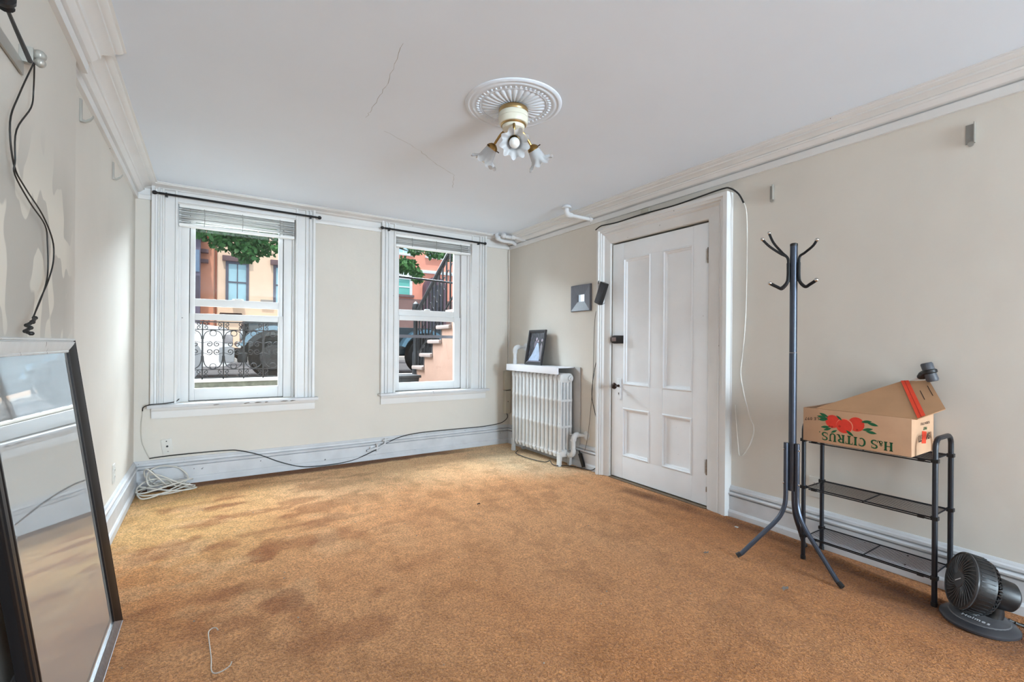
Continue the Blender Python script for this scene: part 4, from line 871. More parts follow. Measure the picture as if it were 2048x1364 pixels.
obj('badge_stripe', G().extrude([hc+ax*.0564+bd*a*.020+bd.cross(ax)*b*.0018 for a, b in ((-1, -1), (1, -1), (1, 1), (-1, 1))], ax*.0006), mat('logo_silver', (206, 206, 208)), fa, smooth=False)
for k in range(5):
    t = 2*PI*k/5; rg = []
    for f in (0, .5, 1):
        r_ = .028+.066*f; w_ = .30+.25*f; o_ = []
        for s_ in (-1, 0, 1):
            a = t+w_*s_; dd = e1*math.cos(a)+e2*math.sin(a); o_.append(hc+dd*r_+ax*(.014+.014*s_))
        o_ += [p_-ax*.002 for p_ in reversed(o_)]; rg.append(o_)
    obj('blade', G().sweep(rg), mat('fan_blade', (46, 46, 48), 0.3), fa)
obj('blade_hub', G().lathe([(.001, .034), (.024, .032), (.028, .024), (.028, -.01), (.001, -.01)], 20, hc, ax), FBK, fa)
for k in range(36):
    t = 2*PI*k/36; dd = e1*math.cos(t)+e2*math.sin(t)
    obj('rear_bar', G().tube([hc+dd*.112-ax*.018, hc+dd*.104-ax*.034, hc+dd*.078-ax*.050, hc+dd*.04-ax*.054], .0024, 5), FBK, fa)
obj('motor_housing', G().lathe([(.040, -.046), (.058, -.052), (.062, -.080), (.058, -.118), (.046, -.128), (.001, -.129)], 28, hc, ax), FBK, fa)
obj('motor_knob', G().lathe([(.020, -.128), (.019, -.140), (.012, -.146), (.001, -.147)], 16, hc, ax), mat('fan_badge', (66, 65, 66)), fa)
cable('fan_cable', 'black power cord trailing behind the desk fan along the carpet', [(3.31, -4.16, .02), (3.335, -4.19, .006), (3.37, -4.25, .006), (3.42, -4.36, .006), (3.44, -4.60, .006)], .0052, CORDB)
cable('fan_cable', 'second loop of black cord curling out behind the fan base', [(3.30, -4.18, .02), (3.33, -4.225, .006), (3.345, -4.28, .006), (3.36, -4.40, .006), (3.38, -4.6, .006)], .0052, CORDB)

# ------------------------------------------------------------------ leaning mirror
mi = thing('leaning_mirror', 'large dark framed mirror leaning against the left wall', 'mirror', (.21, -2.67, 0))
Bm = Vector((.209, -2.180, .001)); vt = Vector((.056-.209, 0, 1.16)).normalized(); ut = Vector((0, -1, 0)); nm = ut.cross(vt); nm = nm if nm.x > 0 else -nm
MWd, MHt, MB = .985, 1.172, .100
def mp_(u, v, d): return Bm+ut*u+vt*v+nm*(d-.024)
MF = mat('mirror_frame_dark', (22, 18, 18), 0.42, var=0.15, vs=8, stretch=(1, 1, .2), spec=.2)
MFT = mat('mirror_frame_sheen_white', (214, 213, 210), 0.4, var=0.05, chip=(70, 66, 62), chips=(0.68, 26), stretch=(1, 3, .6))  # top rail: bright reflection painted in as white, with real chips
MFB = mat('mirror_frame_sheen_silver', (128, 130, 134), 0.3, metal=0.5, var=0.2, vs=60)  # bottom rail: silvery reflection painted in as grey
prf = [(0, 0), (0, .018), (.06, .022), (.14, .023), (.17, .018), (.21, .018), (.26, .024), (.45, .022), (.72, .016), (.86, .012), (.90, .014), (1.0, .013), (1.0, .002)]
MV = .052
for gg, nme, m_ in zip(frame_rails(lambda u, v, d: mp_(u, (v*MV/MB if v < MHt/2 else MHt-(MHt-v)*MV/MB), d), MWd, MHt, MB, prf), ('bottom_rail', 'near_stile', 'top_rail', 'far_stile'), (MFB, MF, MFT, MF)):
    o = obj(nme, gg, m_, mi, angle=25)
    if nme == 'top_rail': o['label'] = 'top rail whitened to carry its bright reflection, finish chipped'
    if nme == 'bottom_rail': o['label'] = 'bottom rail greyed to carry its silvery reflection'
DM = MIR.copy(); DM.name = 'dusty_mirror'
nt_ = DM.node_tree; b_ = nt_.nodes['Principled BSDF']; df = nt_.nodes.new('ShaderNodeBsdfDiffuse'); df.inputs[0].default_value = (.60, .59, .57, 1); mxs = nt_.nodes.new('ShaderNodeMixShader'); mxs.inputs[0].default_value = .34
nt_.links.new(b_.outputs[0], mxs.inputs[1]); nt_.links.new(df.outputs[0], mxs.inputs[2]); nt_.links.new(mxs.outputs[0], nt_.nodes['Material Output'].inputs[0])
obj('mirror_glass', G().extrude([mp_(u, v, .003) for u, v in ((MB-.006, MV-.006), (MWd-MB+.006, MV-.006), (MWd-MB+.006, MHt-MV+.006), (MB-.006, MHt-MV+.006))], nm*.004), DM, mi, smooth=False)
bv_ = .026
for (a, b, c, d) in (((MB, MV), (MWd-MB, MV), (MWd-MB-bv_, MV+bv_), (MB+bv_, MV+bv_)), ((MWd-MB, MV), (MWd-MB, MHt-MV), (MWd-MB-bv_, MHt-MV-bv_), (MWd-MB-bv_, MV+bv_)), ((MWd-MB, MHt-MV), (MB, MHt-MV), (MB+bv_, MHt-MV-bv_), (MWd-MB-bv_, MHt-MV-bv_)), ((MB, MHt-MV), (MB, MV), (MB+bv_, MV+bv_), (MB+bv_, MHt-MV-bv_))):
    obj('bevel_edge', G().poly([mp_(*a, .0074), mp_(*b, .0074), mp_(*c, .0082), mp_(*d, .0082)]), DM, mi, smooth=False)
obj('back_board', G().extrude([mp_(u, v, .0) for u, v in ((.01, .01), (MWd-.01, .01), (MWd-.01, MHt-.01), (.01, MHt-.01))], nm*.003), mat('mirror_backing', (70, 58, 48), 0.9), mi, smooth=False)
tag(obj('black_panel', G().box(BR+.001, -3.05, .002, BR+.02, -4.35, .82), mat('matte_black', (14, 13, 13), 0.7), bevel=.004), 'plain black panel low on the chimney breast behind the leaning mirror', 'fireplace cover')  # plain black panel filling the dark area low on the breast

# curtain pole on the chimney breast with tied wires
lr = thing('wall_rail', 'grey flat rail with black finial rod high on left wall', 'curtain rod', (BR, -3.0, 1.93))
obj('flat_bar', G().box(BR+.002, -2.80, 1.905, BR+.008, -3.6, 1.942), HK, lr, bevel=.001)
obj('rod', G().tube([(BR+.045, -2.905, 1.905), (BR+.055, -3.06, 1.912), (BR+.06, -3.13, 1.915)], [.006, .0045, .004], 8), BLACK, lr)
obj('finial', G().lathe([(.004, -.002), (.014, .004), (.010, .012), (.019, .020), (.021, .030), (.016, .038), (.024, .048), (.027, .062), (.020, .078), (.006, .086)], 12, (BR+.060, -3.13, 1.915), (.05, -.9, .35)), BLACK, lr)
obj('bracket', G().box(BR, -2.795, 1.94, BR+.030, -2.815, 1.985).ball((BR+.04, -2.80, 1.972), .016, 10, 8).ball((BR+.045, -2.815, 1.945), .013, 10, 8), HK, lr, bevel=.002)
cable('hanging_wire', 'left strand of black wire hanging from the wall rail', [(BR+.035, -2.83, 1.935), (BR+.02, -2.887, 1.815), (BR+.02, -2.952, 1.715), (BR+.02, -2.921, 1.615), (BR+.02, -2.833, 1.58), (BR+.02, -2.671, 1.541), (BR+.02, -2.562, 1.484), (BR+.02, -2.549, 1.42), (BR+.02, -2.603, 1.348), (BR+.025, -2.714, 1.275), (BR+.03, -2.80, 1.215)], .0021, CORDB)
cable('hanging_wire', 'right strand of black wire hanging from the wall rail', [(BR+.035, -2.825, 1.935), (BR+.02, -2.766, 1.883), (BR+.02, -2.787, 1.823), (BR+.02, -2.904, 1.714), (BR+.022, -2.921, 1.628), (BR+.02, -2.913, 1.591), (BR+.02, -2.79, 1.549), (BR+.02, -2.645, 1.515), (BR+.02, -2.617, 1.458), (BR+.02, -2.614, 1.363), (BR+.025, -2.69, 1.292), (BR+.03, -2.795, 1.222)], .0021, CORDB)
kp = [(BR+.034, -2.80, 1.218), (BR+.036, -2.83, 1.205), (BR+.03, -2.85, 1.195), (BR+.04, -2.865, 1.188), (BR+.036, -2.885, 1.178), (BR+.05, -2.90, 1.172)]
gk = G().tube(smoothpts(kp, 4), .0048, 7)
for p_ in kp: gk.ball(p_, .0068, 8, 6, (1, 1.1, .9))
tag(obj('wire_knot', gk, CORDB), 'knotted black wire end just above the leaning mirror top', 'cable')

# ------------------------------------------------------------------ bits on the carpet
tag(obj('wire_hook', G().tube(smoothpts([(.535, -2.475, .006), (.527, -2.455, .008), (.512, -2.452, .006), (.503, -2.475, .005), (.506, -2.55, .005), (.512, -2.66, .005), (.512, -2.725, .005), (.520, -2.752, .005), (.540, -2.757, .005), (.566, -2.742, .006), (.574, -2.722, .008)], 5), .0021, 6), mat('bright_wire', (196, 190, 184), 0.35, metal=0.6)), 'bent silver wire hook lying on the carpet near the mirror', 'wire')
LF = mat('dry_leaf_grey', (120, 112, 106), 0.8, var=0.2, vs=80)
def scrap(x, y, r, lab, n, seed):
    q = random.Random(seed); pts = []
    for i in range(11):
        a = 2*PI*i/11; k = r*(1 if i % 2 == 0 else .5)*q.uniform(.7, 1.1); pts.append((x+k*math.cos(a)*1.5, y+k*math.sin(a), .006+.006*q.random()))
    tag(obj(n, G().extrude(pts, (0, 0, .0012)), LF), lab, 'leaf' if 'leaf' in n else 'scrap')
scrap(2.796, -3.517, .020, 'grey dry leaf scrap on carpet before the coat rack right foot', 'dry_leaf', 1)
scrap(2.818, -3.082, .015, 'grey dry leaf scrap on carpet left of the coat rack foot', 'dry_leaf', 2)
tag(obj('dark_scrap', G().tube([(2.120, -1.72, .006), (2.129, -1.735, .016), (2.137, -1.727, .006)], .004, 6), CORDB), 'tiny dark scrap in the middle of the carpet', 'scrap')
tag(obj('paper_scrap', G().box(3.31, -2.945, .004, 3.325, -2.965, .007), WP), 'tiny pale paper scrap near the baseboard right of the door', 'scrap')
gl_ = G(); q = random.Random(11)
for i in range(110):
    x, y = q.uniform(.2, 3.1), q.uniform(-3.4, -.25); r_ = q.uniform(.0014, .0034)
    gl_.ball((x, y, .006), r_, 6, 4, (1.3, 1, .8))
o = obj('carpet_crumbs', gl_, mat('crumb_mixed', (150, 140, 128), 0.8, var=0.6, vs=30)); tag(o, 'tiny crumbs and lint scattered over the carpet', 'crumbs'); o['kind'] = 'stuff'

# ------------------------------------------------------------------ street outside the windows
PAVE = mat('pale_pavement', (196, 192, 186), 0.85, var=0.08, vs=3)
struct('areaway_paving', G().box(-6, T, .30, 12, 2.48, .45), mat('areaway_concrete', (120, 116, 108), 0.9, var=0.15, vs=4), smooth=False)
struct('fence_kerb', G().box(-6, 2.48, .30, 3.2, 2.72, .645), mat('mossy_kerb_stone', (104, 104, 92), 0.9, var=0.3, vs=18), bevel=.01)
struct('kerb_cap', G().box(-6, 2.45, .645, 3.2, 2.76, .672), PAVE, bevel=.006)
struct('sidewalk', G().box(-20, 2.72, .30, 30, 4.45, .565), PAVE, smooth=False)
struct('street', G().box(-30, 4.45, .20, 40, 14.2, .50), mat('asphalt', (118, 118, 120), 0.9, var=0.1, vs=5), smooth=False)
struct('far_sidewalk', G().box(-30, 14.2, .20, 40, 18, .62), PAVE, smooth=False)
# iron fence
IRON = mat('wrought_iron', (26, 27, 30), 0.45, metal=0.4, var=0.15)
fe = thing('iron_fence', 'black wrought iron fence with scroll panels outside the left window', 'fence', (1.1, 2.6, .672))
FY = 2.60; FX0 = .411-.2335*8; PW = .2335; NPn = 18
obj('bottom_rail', G().box(FX0, FY-.008, .688, FX0+PW*NPn, FY+.008, .704).box(FX0, FY-.008, .796, FX0+PW*NPn, FY+.008, .806), IRON, fe)
obj('top_rail', G().box(FX0, FY-.008, 1.318, FX0+PW*NPn, FY+.008, 1.330).box(FX0, FY-.012, 1.420, FX0+PW*NPn, FY+.012, 1.434), IRON, fe)
def scroll(cx, cz, r, a0, turns, sgn, n=16):
    o_ = []
    for i in range(n+1):
        t = i/n; rr_ = r*(1-.78*t); a = math.radians(a0)+sgn*2*PI*turns*t
        o_.append((cx+rr_*math.cos(a), FY, cz+rr_*math.sin(a)))
    return o_
def cscroll(cx, z0, z1, w_, sgn):
    """a C scroll between two heights, curling at both ends"""
    r_ = (z1-z0)*.27
    return [(cx, FY, (z0+z1)/2)]+scroll(cx+sgn*r_, z1-r_, r_, 180 if sgn > 0 else 0, 1.1, -sgn, 10)
pnl_mesh = None
for k in range(NPn+1):
    x = FX0+PW*k
    post = obj('post', G().box(x-.008, FY-.008, .672, x+.008, FY+.008, 1.42).box(x-.011, FY-.011, .98, x+.011, FY+.011, 1.20), IRON, fe, bevel=.001)
for k in range(NPn):
    x = FX0+PW*k; c = x+PW/2
    if pnl_mesh is None:
        gg = G()
        lobes = []
        R1 = PW*.46
        top = [(c-R1, FY, 1.20), (c-R1*.93, FY, 1.25), (c-R1*.65, FY, 1.295), (c, FY, 1.316), (c+R1*.65, FY, 1.295), (c+R1*.93, FY, 1.25), (c+R1, FY, 1.20)]
        bot = [(c-R1, FY, .98), (c-R1*.95, FY, .91), (c-R1*.7, FY, .845), (c, FY, .806), (c+R1*.7, FY, .845), (c+R1*.95, FY, .91), (c+R1, FY, .98)]
        gg.tube(smoothpts(top, 3), .0062, 5).tube(smoothpts(bot, 3), .0068, 5)
        gg.tube(arc((c, FY, 1.278), .036, 0, 360, 14, (1, 0, 0), (0, 0, 1)), .005, 5)
        gg.tube(arc((c, FY, .845), .034, 0, 360, 14, (1, 0, 0), (0, 0, 1)), .005, 5)
        for s_ in (-1, 1):
            gg.tube(scroll(c+s_*.042, 1.135, .036, 90, 1.25, s_), .0062, 5).tube(scroll(c+s_*.042, 1.035, .040, 270, 1.25, -s_), .0062, 5)
            gg.tube([(c+s_*R1, FY, 1.15), (c+s_*.042, FY, 1.171)], .004, 5).tube([(c+s_*R1, FY, 1.02), (c+s_*.042, FY, .995)], .004, 5)
            for zc in (.749, 1.374):
                gg.tube(scroll(c+s_*(PW/2-.036), zc+.022, .026, 90, 1.1, s_, 10), .0054, 5).tube(scroll(c+s_*(PW/2-.036), zc-.022, .026, 270, 1.1, -s_, 10), .0054, 5)
        pm = obj('scroll_panel', gg, IRON, fe); pnl_mesh = pm; x_first = x
    else:
        q_ = pnl_mesh.copy(); COL.objects.link(q_); q_.parent = fe; q_.matrix_parent_inverse = pnl_mesh.matrix_parent_inverse; q_.location = (x-x_first, 0, 0)

# parked vehicles
TIRE = mat('tyre_rubber', (5, 5, 6), 0.8, var=0.1, spec=.2); RIM = mat('wheel_alloy', (150, 152, 156), 0.3, metal=0.8); CGL = mat('car_window', (40, 52, 60), 0.08, coat=0.6)
def wheel(par, x, y, z, r, w_=.22, rim=RIM):
    o = obj('wheel', G().lathe([(r*.55, -.0), (r*.90, -.0), (r, .03), (r, w_-.03), (r*.9, w_), (r*.55, w_)], 28, (x, y, z), (0, 1, 0)), TIRE, par)
    obj('rim', G().lathe([(.02, -.01), (r*.56, -.002), (r*.58, .03), (r*.5, .05), (.02, .05)], 20, (x, y, z), (0, 1, 0)), rim, o)
    for k in range(6):
        a = 2*PI*k/6; obj('spoke', G().box(.02, -.014, -.03, r*.5, .012, .03).xf(Matrix.Translation((x, y, z)) @ Matrix.Rotation(a, 4, 'Y')), rim, o)
    return o
def car_body(par, prof, y0, y1, m, inset=.14):
    rings = []
    for y, kx, kz in ((y0, 1, 0), (y0+.05, 1, 0), (y1-.05, 1, 0), (y1, 1, 0)):
        pass
    g_ = G(); zt = max(z for x, z in prof); zb = .95
    def off(z): return 0.0 if z < 1.15 else (z-1.15)*.38
    g_.sweep([[(x, (y0+off(z)+i) if s_ < 0 else (y1-off(z)-i), z) for x, z in prof] for s_, i in ((-1, .04), (-1, 0), (1, 0), (1, .04))])
    return obj('body', g_, m, par, angle=30)
G0 = .50
wc = thing('white_car', 'white car parked behind the iron fence at the left window', 'car', (-1.5, 5.75, G0))
WCM = mat('white_car_paint', (236, 236, 238), 0.2, coat=0.6, var=0.01)
prof = [(-3.72, .78), (-3.66, 1.05), (-2.75, 1.22), (-2.05, 1.78), (-.75, 1.83), (.18, 1.50), (.66, 1.44), (.80, 1.38), (.82, 1.10), (.80, .80), (.70, .74), (-3.6, .74)]
car_body(wc, prof, 4.95, 6.55, WCM)
obj('bumper', G().box(.62, 4.94, .80, .86, 6.5, 1.08), mat('grey_bumper', (126, 128, 132), 0.35), wc, bevel=.05)
obj('side_window', G().extrude([(-2.1, 5.10, 1.30), (-1.80, 5.20, 1.70), (-.85, 5.21, 1.74), (-.1, 5.12, 1.44), (-.15, 5.06, 1.28)], (0, .03, 0)), CGL, wc)
obj('rear_window', G().extrude([(-.62, 5.35, 1.77), (.15, 5.25, 1.53), (.15, 6.25, 1.53), (-.62, 6.15, 1.77)], (.02, 0, .02)), CGL, wc)
obj('tail_lamp', G().box(.70, 4.935, 1.14, .83, 5.2, 1.30), mat('smoked_tail_lamp', (120, 116, 120), 0.2), wc, bevel=.02)
obj('wheel_arch', G().lathe([(.36, -.0), (.42, -.0), (.42, .06), (.36, .06)], 24, (-.02, 4.925, .86), (0, 1, 0)), mat('grey_bumper', (126, 128, 132)), wc)
for x in (-.02, -2.85): wheel(wc, x, 4.93, .83, .325)
jp = thing('off_road_truck', 'dark teal off road truck parked beyond the fence', 'car', (3.0, 5.7, G0))
JM = mat('dark_teal_paint', (16, 34, 42), 0.3, coat=0.2, var=0.03); JD = mat('dark_truck_trim', (8, 8, 10), 0.5, spec=.3)
obj('body', G().box(1.08, 5.15, .92, 5.2, 6.45, 1.52).box(2.35, 5.12, .90, 3.8, 6.48, 1.62), JM, jp, bevel=.05)
obj('hood', G().box(1.02, 5.28, 1.50, 2.42, 6.32, 1.585), JM, jp, bevel=.04)
obj('cab', G().sweep([[(x0, y, 1.60), (x1, y, 1.60), (x1-.12, y+iy, 2.28), (x0+.42, y+iy, 2.28)] for x0, x1, y, iy in ((2.32, 3.72, 5.14, .08), (2.32, 3.72, 6.46, -.08))]), JM, jp, bevel=.03)
obj('windscreen', G().extrude([(2.345, 5.26, 1.66), (2.345, 6.34, 1.66), (2.70, 6.28, 2.20), (2.70, 5.32, 2.20)], (-.02, 0, .012)), mat('pale_windscreen', (150, 186, 196), 0.06, coat=0.5), jp)
for xa in (2.78,): obj('side_window', G().extrude([(xa, 5.135, 1.70), (xa+.84, 5.135, 1.70), (xa+.80, 5.195, 2.18), (xa+.08, 5.195, 2.18)], (0, .02, 0)), CGL, jp)
obj('grille', G().box(1.00, 5.35, .98, 1.08, 6.25, 1.50), JD, jp, bevel=.01)
for k in range(7): obj('grille_slot', G().box(.985, 5.50+k*.10, 1.06, 1.01, 5.55+k*.10, 1.42), mat('chrome_strip', (190, 194, 198), 0.15, metal=1.0), jp)
obj('headlamp', G().lathe([(.01, 0), (.085, 0), (.095, .03), (.05, .045), (.01, .05)], 18, (1.0, 5.45, 1.30), (-1, 0, 0)), mat('lamp_glass', (210, 216, 222), 0.08, coat=0.6), jp)
obj('bumper', G().box(.90, 4.98, .86, 1.02, 6.6, 1.05), JD, jp, bevel=.03)
obj('bumper_end', G().box(.905, 4.96, .80, 1.06, 5.2, .98), JD, jp, bevel=.03)
obj('winch', G().tube([(.965, 5.5, 1.12), (.965, 6.1, 1.12)], .06, 12), mat('chrome_strip', (190, 194, 198)), jp)
for x, nm_ in ((1.47, 1), (4.45, 2)):
    fl = arc((x, 4.93, .90), .58, 158, 22, 10, (1, 0, 0), (0, 0, 1)); fl2 = arc((x, 4.93, .90), .50, 22, 158, 10, (1, 0, 0), (0, 0, 1))
    obj('fender', G().extrude(fl+fl2, (0, .36, 0)), mat('fender_blue_gloss', (70, 104, 124), 0.2, coat=0.5), jp, angle=40)
    obj('inner_fender', G().extrude(arc((x, 5.2, .90), .51, 180, 0, 10, (1, 0, 0), (0, 0, 1)), (0, .1, 0)), JD, jp)
    wheel(jp, x, 4.90, .90, .40, .28, mat('dark_wheel', (20, 21, 24), 0.3, metal=0.3))
# own stoop to the right of window 2, with railing
ST = mat('pink_stucco', (140, 108, 92), 0.9, var=0.07, vs=5, bump=0.3, bs=30); STT = mat('brownstone_tread', (120, 104, 98), 0.8, var=0.1, vs=12); STS = mat('brownstone_dark', (62, 50, 46), 0.85, var=0.15, vs=10)
sp = thing('stoop', 'pinkish stucco entrance stoop with brown steps outside the right window', 'stoop', (3.8, 1.4, .45))
XS = 3.20
stp = [(2.36-.31*k, .82+.2*k) for k in range(7)]     # (front y of tread, height)
side = [(T+.01, .45), (2.20, .45)]
for k, (y, z) in enumerate(stp):
    side += [(y-.12, z-.05 if k == 0 else stp[k-1][1]-.05), (y-.12, z-.05)]
side += [(T+.01, stp[-1][1]-.05)]
obj('side_wall', G().extrude([(XS, y, z) for y, z in side], (.16, 0, 0)), ST, sp, smooth=False)
ol = G()
for k in range(len(stp)):
    y, z = stp[k]; zp = stp[k-1][1] if k else .62
    ol.box(XS-.004, y-.12, zp-.05, XS+.002, y-.095, z-.045)
obj('edge_band', ol, STS, sp)
for k, (y, z) in enumerate(stp):
    y2 = stp[k+1][0]-.02 if k+1 < len(stp) else T+.13
    obj('tread', G().box(XS-.045, y, z-.055, 4.7, y2-.10, z), STT, sp, bevel=.022)
    obj('riser', G().box(XS+.16, y-.13, .45, 4.66, y-.16, z-.05), STS, sp, smooth=False)
ra = thing('stoop_railing', 'dark iron stair railing rising along the stoop steps', 'railing', (XS+.06, 1.4, .8))
def zs(y): return .82+(2.36-y)*.2/.31
obj('handrail', G().tube([(XS+.06, 2.34, zs(2.34)+.86), (XS+.06, .50, zs(.50)+.86)], .035, 8), IRON, ra)
obj('lower_rail', G().tube([(XS+.06, 2.34, zs(2.34)+.16), (XS+.06, .50, zs(.50)+.16)], .014, 6), IRON, ra)
for k in range(15):
    y = 2.30-.125*k; b_ = obj('baluster', G().box(XS+.050, y-.008, zs(y)+.0, XS+.070, y+.008, zs(y)+.86), IRON, ra)
    obj('scroll', G().tube([(XS+.06, y-.0625+.05*math.cos(t), zs(y-.0625)+.55+.09*math.sin(t)) for t in np.linspace(0, 2*PI, 12)], .007, 5), IRON, b_)
obj('newel_post', G().lathe([(.05, .45), (.05, 1.0), (.035, 1.05), (.035, 1.65), (.06, 1.7), (.05, 1.8), (.01, 1.84)], 12, (XS+.06, 2.46, 0)), IRON, ra)
# horizontal guard bars outside window 2
tag(obj('guard_bar', G().tube([(1.95, .20, 1.885), (3.1, .20, 1.850)], .011, 8), IRON), 'upper thin black guard bar across outside of right window', 'bar')
tag(obj('guard_bar', G().box(1.95, .20, 1.222, 3.1, .23, 1.255), mat('grey_bar_paint', (92, 88, 92), 0.6)), 'lower wide grey guard bar across outside of right window', 'bar')
tag(obj('outdoor_cable', G().tube(smoothpts([(3.02, .5, .62), (3.0, .5, .80), (3.06, .5, .90), (3.14, .5, .86), (3.18, .5, .74), (3.19, .5, .60)], 5), .006, 6), CORDB), 'dark cable loop against the stoop wall outside the right window', 'cable')
tag(obj('recycling_bin', G().sweep([[(2.60, 1.35, .45), (2.85, 1.35, .45), (2.85, 1.65, .45), (2.60, 1.65, .45)], [(2.57, 1.32, .70), (2.88, 1.32, .70), (2.88, 1.68, .70), (2.57, 1.68, .70)]]).box(2.55, 1.30, .70, 2.90, 1.70, .735), BLKP, bevel=.01), 'low black bin in the areaway outside the right window', 'bin')

# houses across the street
FYH = 18.0
def hwin(par, x0, x1, z0, z1, fr, glassm, frm, lintel=None, sill=None, mull=True, depth=.14):
    """opening with a recessed sash: frame, panes, meeting rail, lintel and sill"""
    f = obj('window_frame', G().box(x0-fr, FYH-.05, z0-.02, x0, FYH+depth, z1+fr).box(x1, FYH-.05, z0-.02, x1+fr, FYH+depth, z1+fr).box(x0, FYH-.05, z1, x1, FYH+depth, z1+fr), frm, par)
    zm = (z0+z1)/2
    obj('pane', G().box(x0, FYH-.010, zm, x1, FYH-.002, z1), glassm, f, smooth=False); obj('pane', G().box(x0, FYH-.010, z0, x1, FYH-.002, zm), glassm, f, smooth=False)
    gm = G().box(x0, FYH-.03, zm-.03, x1, FYH-.008, zm+.03)
    if mull: gm.box((x0+x1)/2-.018, FYH-.025, z0, (x0+x1)/2+.018, FYH-.008, z1)
    obj('meeting_rail', gm, frm, f)
    if lintel: obj('lintel', G().box(x0-fr-.12, FYH-.14, z1+fr, x1+fr+.12, FYH, z1+fr+.22), lintel, par, bevel=.02)
    if sill: obj('sill', G().box(x0-fr-.08, FYH-.14, z0-.14, x1+fr+.08, FYH, z0-.02), sill, par, bevel=.02)
BLUEP = mat('pale_blue_pane', (176, 216, 228), 0.15, var=0.12, vs=1.5); DARKG = mat('dusky_frame', (98, 98, 112), 0.6); MAUVE = mat('mauve_stone', (120, 98, 100), 0.8, var=0.1, vs=3); TEAL = mat('teal_shade', (112, 196, 186), 0.5, var=0.06, vs=2); WHT = mat('white_house_trim', (230, 238, 242), 0.5)
PEACH = mat('peach_facade', (250, 220, 192), 0.9, var=0.04, vs=2, bump=0.2, bs=25); ORNG = mat('orange_facade', (228, 160, 130), 0.9, var=0.06, vs=2); CORAL = mat('coral_brick', (246, 168, 146), 0.9, var=0.05, vs=3)
hp = thing('row_house', 'peach painted row house across street with blue paned windows', 'house', (3.2, FYH, .62))
obj('wall', G().box(.577, FYH, .55, 6.6, FYH+6, 9.5), PEACH, hp, smooth=False)
obj('base_band', G().box(.577, FYH-.06, 2.20, 6.6, FYH, 2.30), PEACH, hp, bevel=.01)
for x0 in (1.095, 2.86, 4.7):
    hwin(hp, x0, x0+.64, 2.93, 4.45, .10, BLUEP, DARKG, MAUVE, None); hwin(hp, x0, x0+.64, 5.9, 7.5, .10, BLUEP, DARKG, MAUVE, MAUVE)
tag(obj('air_conditioner', G().box(1.22, FYH-.40, 2.80, 1.64, FYH-.03, 2.97), WHT, bevel=.02), 'white air conditioner in the peach house window sill', 'air conditioner')
obj('vent_box', G().box(2.28, FYH-.15, 2.85, 2.75, FYH, 3.02), mat('grey_vent', (168, 160, 152), 0.7), hp, bevel=.01)
obj('drain_pipe', G().tube([(.66, FYH-.06, .6), (.66, FYH-.06, 9)], .035, 8), mat('rust_pipe', (150, 92, 70), 0.7), hp)
obj('wall_handrail', G().tube([(.80, FYH-.18, 2.36), (1.58, FYH-.18, 2.36)], .035, 8).ball((.84, FYH-.16, 2.30), .08, 8, 6).ball((1.54, FYH-.16, 2.30), .08, 8, 6), DARKM, hp)
ho = thing('row_house', 'orange brown row house across the street with dark doorway', 'house', (-3, FYH, .62))
obj('wall', G().box(-8, FYH-.15, .55, .577, FYH+6, 9.5), ORNG, ho, smooth=False)
obj('bay', G().box(-2.5, FYH-.9, .6, .14, FYH-.15, 5.2), mat('plum_bay', (112, 104, 122), 0.7, var=0.08), ho, bevel=.03)
obj('bay_roof', G().box(-2.7, FYH-1.05, 5.2, .26, FYH-.15, 5.4).box(-2.6, FYH-1.0, 5.4, .19, FYH-.15, 5.55), MAUVE, ho, bevel=.03)
obj('bay_pane', G().box(-.45, FYH-.93, 3.9, .11, FYH-.88, 4.75), mat('dusky_pane', (120, 142, 168), 0.15), ho); obj('bay_panel', G().box(-.45, FYH-.93, 2.7, .11, FYH-.88, 3.75), mat('dark_plum_panel', (78, 70, 84), 0.5), ho)
for z in (4.35, 4.75, 5.4): obj('cornice_bracket', G().box(.14, FYH-.45, z, .40, FYH-.15, z+.14), MAUVE if z < 5 else mat('terracotta', (196, 128, 100), 0.8), ho, bevel=.02)
for k in range(6): obj('fence_picket', G().box(-.5+k*.18, FYH-.5, .6, -.44+k*.18, FYH-.46, 2.2), mat('rust_red', (150, 70, 50), 0.7), ho)
hc_ = thing('row_house', 'coral brick row house across street with teal shades and white trim', 'house', (9, FYH, .62))
obj('wall', G().box(6.6, FYH, 3.45, 13.5, FYH+6, 10.5), CORAL, hc_, smooth=False)
obj('base_storey', G().box(6.6, FYH-.08, .55, 13.5, FYH+6, 3.45), mat('brownstone_base', (140, 112, 108), 0.85, var=0.1, vs=2), hc_, smooth=False)
for x0 in (8.25, 11.6): hwin(hc_, x0, x0+.68, 3.66, 4.42, .13, TEAL, WHT, WHT, MAUVE, mull=False); hwin(hc_, x0, x0+.68, 5.75, 7.2, .13, BLUEP, WHT, WHT, WHT)
hwin(hc_, 9.95, 10.55, 5.75, 7.2, .13, BLUEP, WHT, WHT, WHT)
obj('string_course', G().box(6.6, FYH-.10, 4.82, 13.5, FYH, 4.98), WHT, hc_, bevel=.02)
obj('door_hood', G().extrude(arc((10.18, FYH-.5, 4.05), .56, 180, 0, 12, (1.0, 0, 0), (0, 0, 1))+[(10.74, FYH-.5, 1.5), (9.62, FYH-.5, 1.5)], (0, .5, 0)), mat('plum_door_surround', (104, 84, 96), 0.8), hc_)
obj('door_leaf', G().box(9.85, FYH-.54, 1.5, 10.5, FYH-.50, 4.2), mat('dark_door_slate', (62, 64, 76), 0.5), hc_)
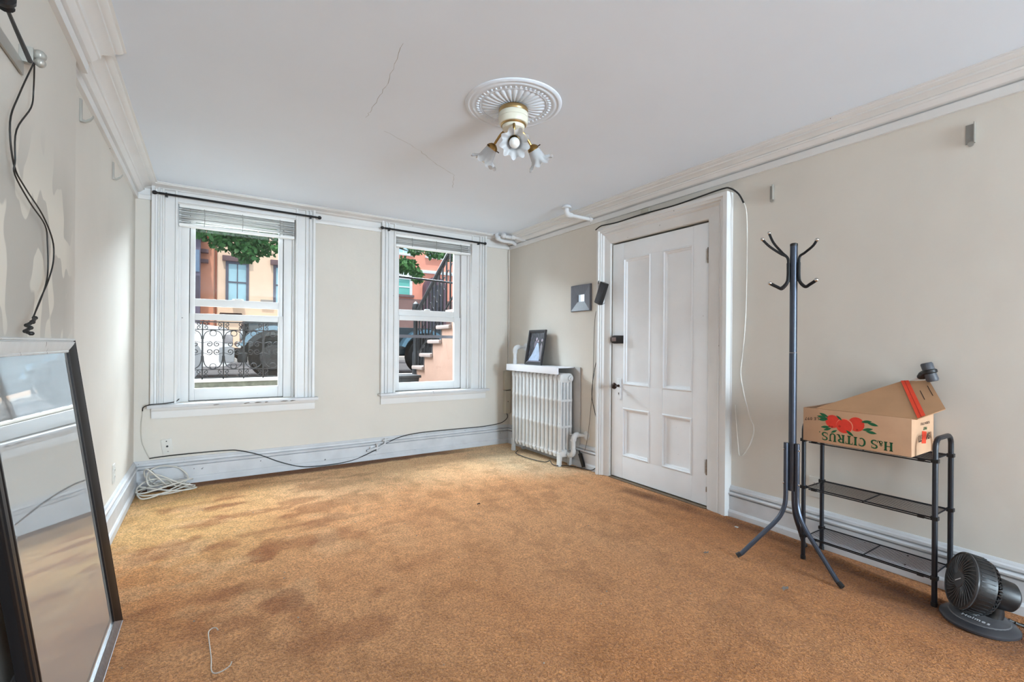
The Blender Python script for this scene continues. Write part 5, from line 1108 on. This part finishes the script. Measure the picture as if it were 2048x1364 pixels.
# street tree
TRN = mat('tree_bark', (70, 58, 50), 0.9, var=0.2, vs=10, bump=0.4, bs=15)
def leafmat():
    m = mat('tree_leaves', (74, 124, 66), 0.6, var=0.4, vs=2.5); return m
LEAF = leafmat()
tr = thing('street_tree', 'leafy green street tree hanging over the parked cars', 'tree', (4.2, 10.2, .5))
obj('trunk', G().tube(smoothpts([(4.2, 10.2, .5), (4.22, 10.2, 2.2), (4.1, 10.15, 4.0), (4.0, 10.1, 6.0)], 4), [.20]*5+[.17]*4+[.13]*4, 10), TRN, tr)
for e_ in ((1.2, 9.9, 4.6), (2.2, 10.3, 5.4), (.2, 9.8, 5.0), (5.9, 10.0, 4.2), (7.2, 10.2, 4.7), (3.4, 9.0, 6.5)):
    obj('branch', G().tube(smoothpts([(4.15, 10.17, 3.4), ((4.1+e_[0])/2, 10.1, (3.6+e_[2])/2+.4), e_], 4), [.07, .065, .06, .055, .05, .04, .03, .02, .012], 6), TRN, tr)
rl_ = np.random.RandomState(4)
gl_ = G()
def clump(cx, cy, cz, rx, ry, rz, n):
    for i in range(n):
        p = rl_.normal(size=3); p = p/np.linalg.norm(p)*rl_.rand()**(1/2.4); c = Vector((cx+p[0]*rx, cy+p[1]*ry, cz+p[2]*rz))
        d = Vector(rl_.normal(size=3)+np.array([0, 0, -.7])).normalized(); s_ = d.orthogonal().normalized(); s_ = Matrix.Rotation(rl_.rand()*6.3, 3, d) @ s_
        L_ = rl_.uniform(.10, .17); nrm = d.cross(s_)*.02
        gl_.v += [tuple(c), tuple(c+d*L_*.35+s_*L_*.36+nrm), tuple(c+d*L_*.8+s_*L_*.28), tuple(c+d*L_*1.1), tuple(c+d*L_*.8-s_*L_*.28), tuple(c+d*L_*.35-s_*L_*.36+nrm)]
        b = len(gl_.v)-6; gl_.f.append(tuple(range(b, b+6)))
clump(1.0, 10, 4.85, 1.7, 1.1, .55, 2600); clump(.35, 9.8, 4.15, .6, .6, .32, 300); clump(1.30, 9.8, 3.78, .34, .4, .46, 420); clump(.80, 9.9, 3.85, .42, .4, .26, 150); clump(1.70, 9.8, 3.85, .42, .4, .30, 220); clump(2.3, 9.9, 4.15, .35, .4, .32, 130); clump(1.2, 9.8, 4.25, .8, .5, .3, 420)
clump(5.72, 9.9, 3.72, .42, .4, .22, 420); clump(6.18, 9.9, 3.45, .16, .3, .26, 160); clump(6.10, 9.9, 4.25, .25, .3, .14, 120); clump(6.95, 10, 4.30, .5, .4, .18, 260); clump(5.5, 10, 4.6, .9, .7, .3, 500); clump(7.6, 10, 4.35, .4, .5, .3, 240); clump(3.8, 10, 5.6, 2.2, 1.6, .8, 1500)
obj('foliage', gl_, LEAF, tr, stuff=True, angle=80)
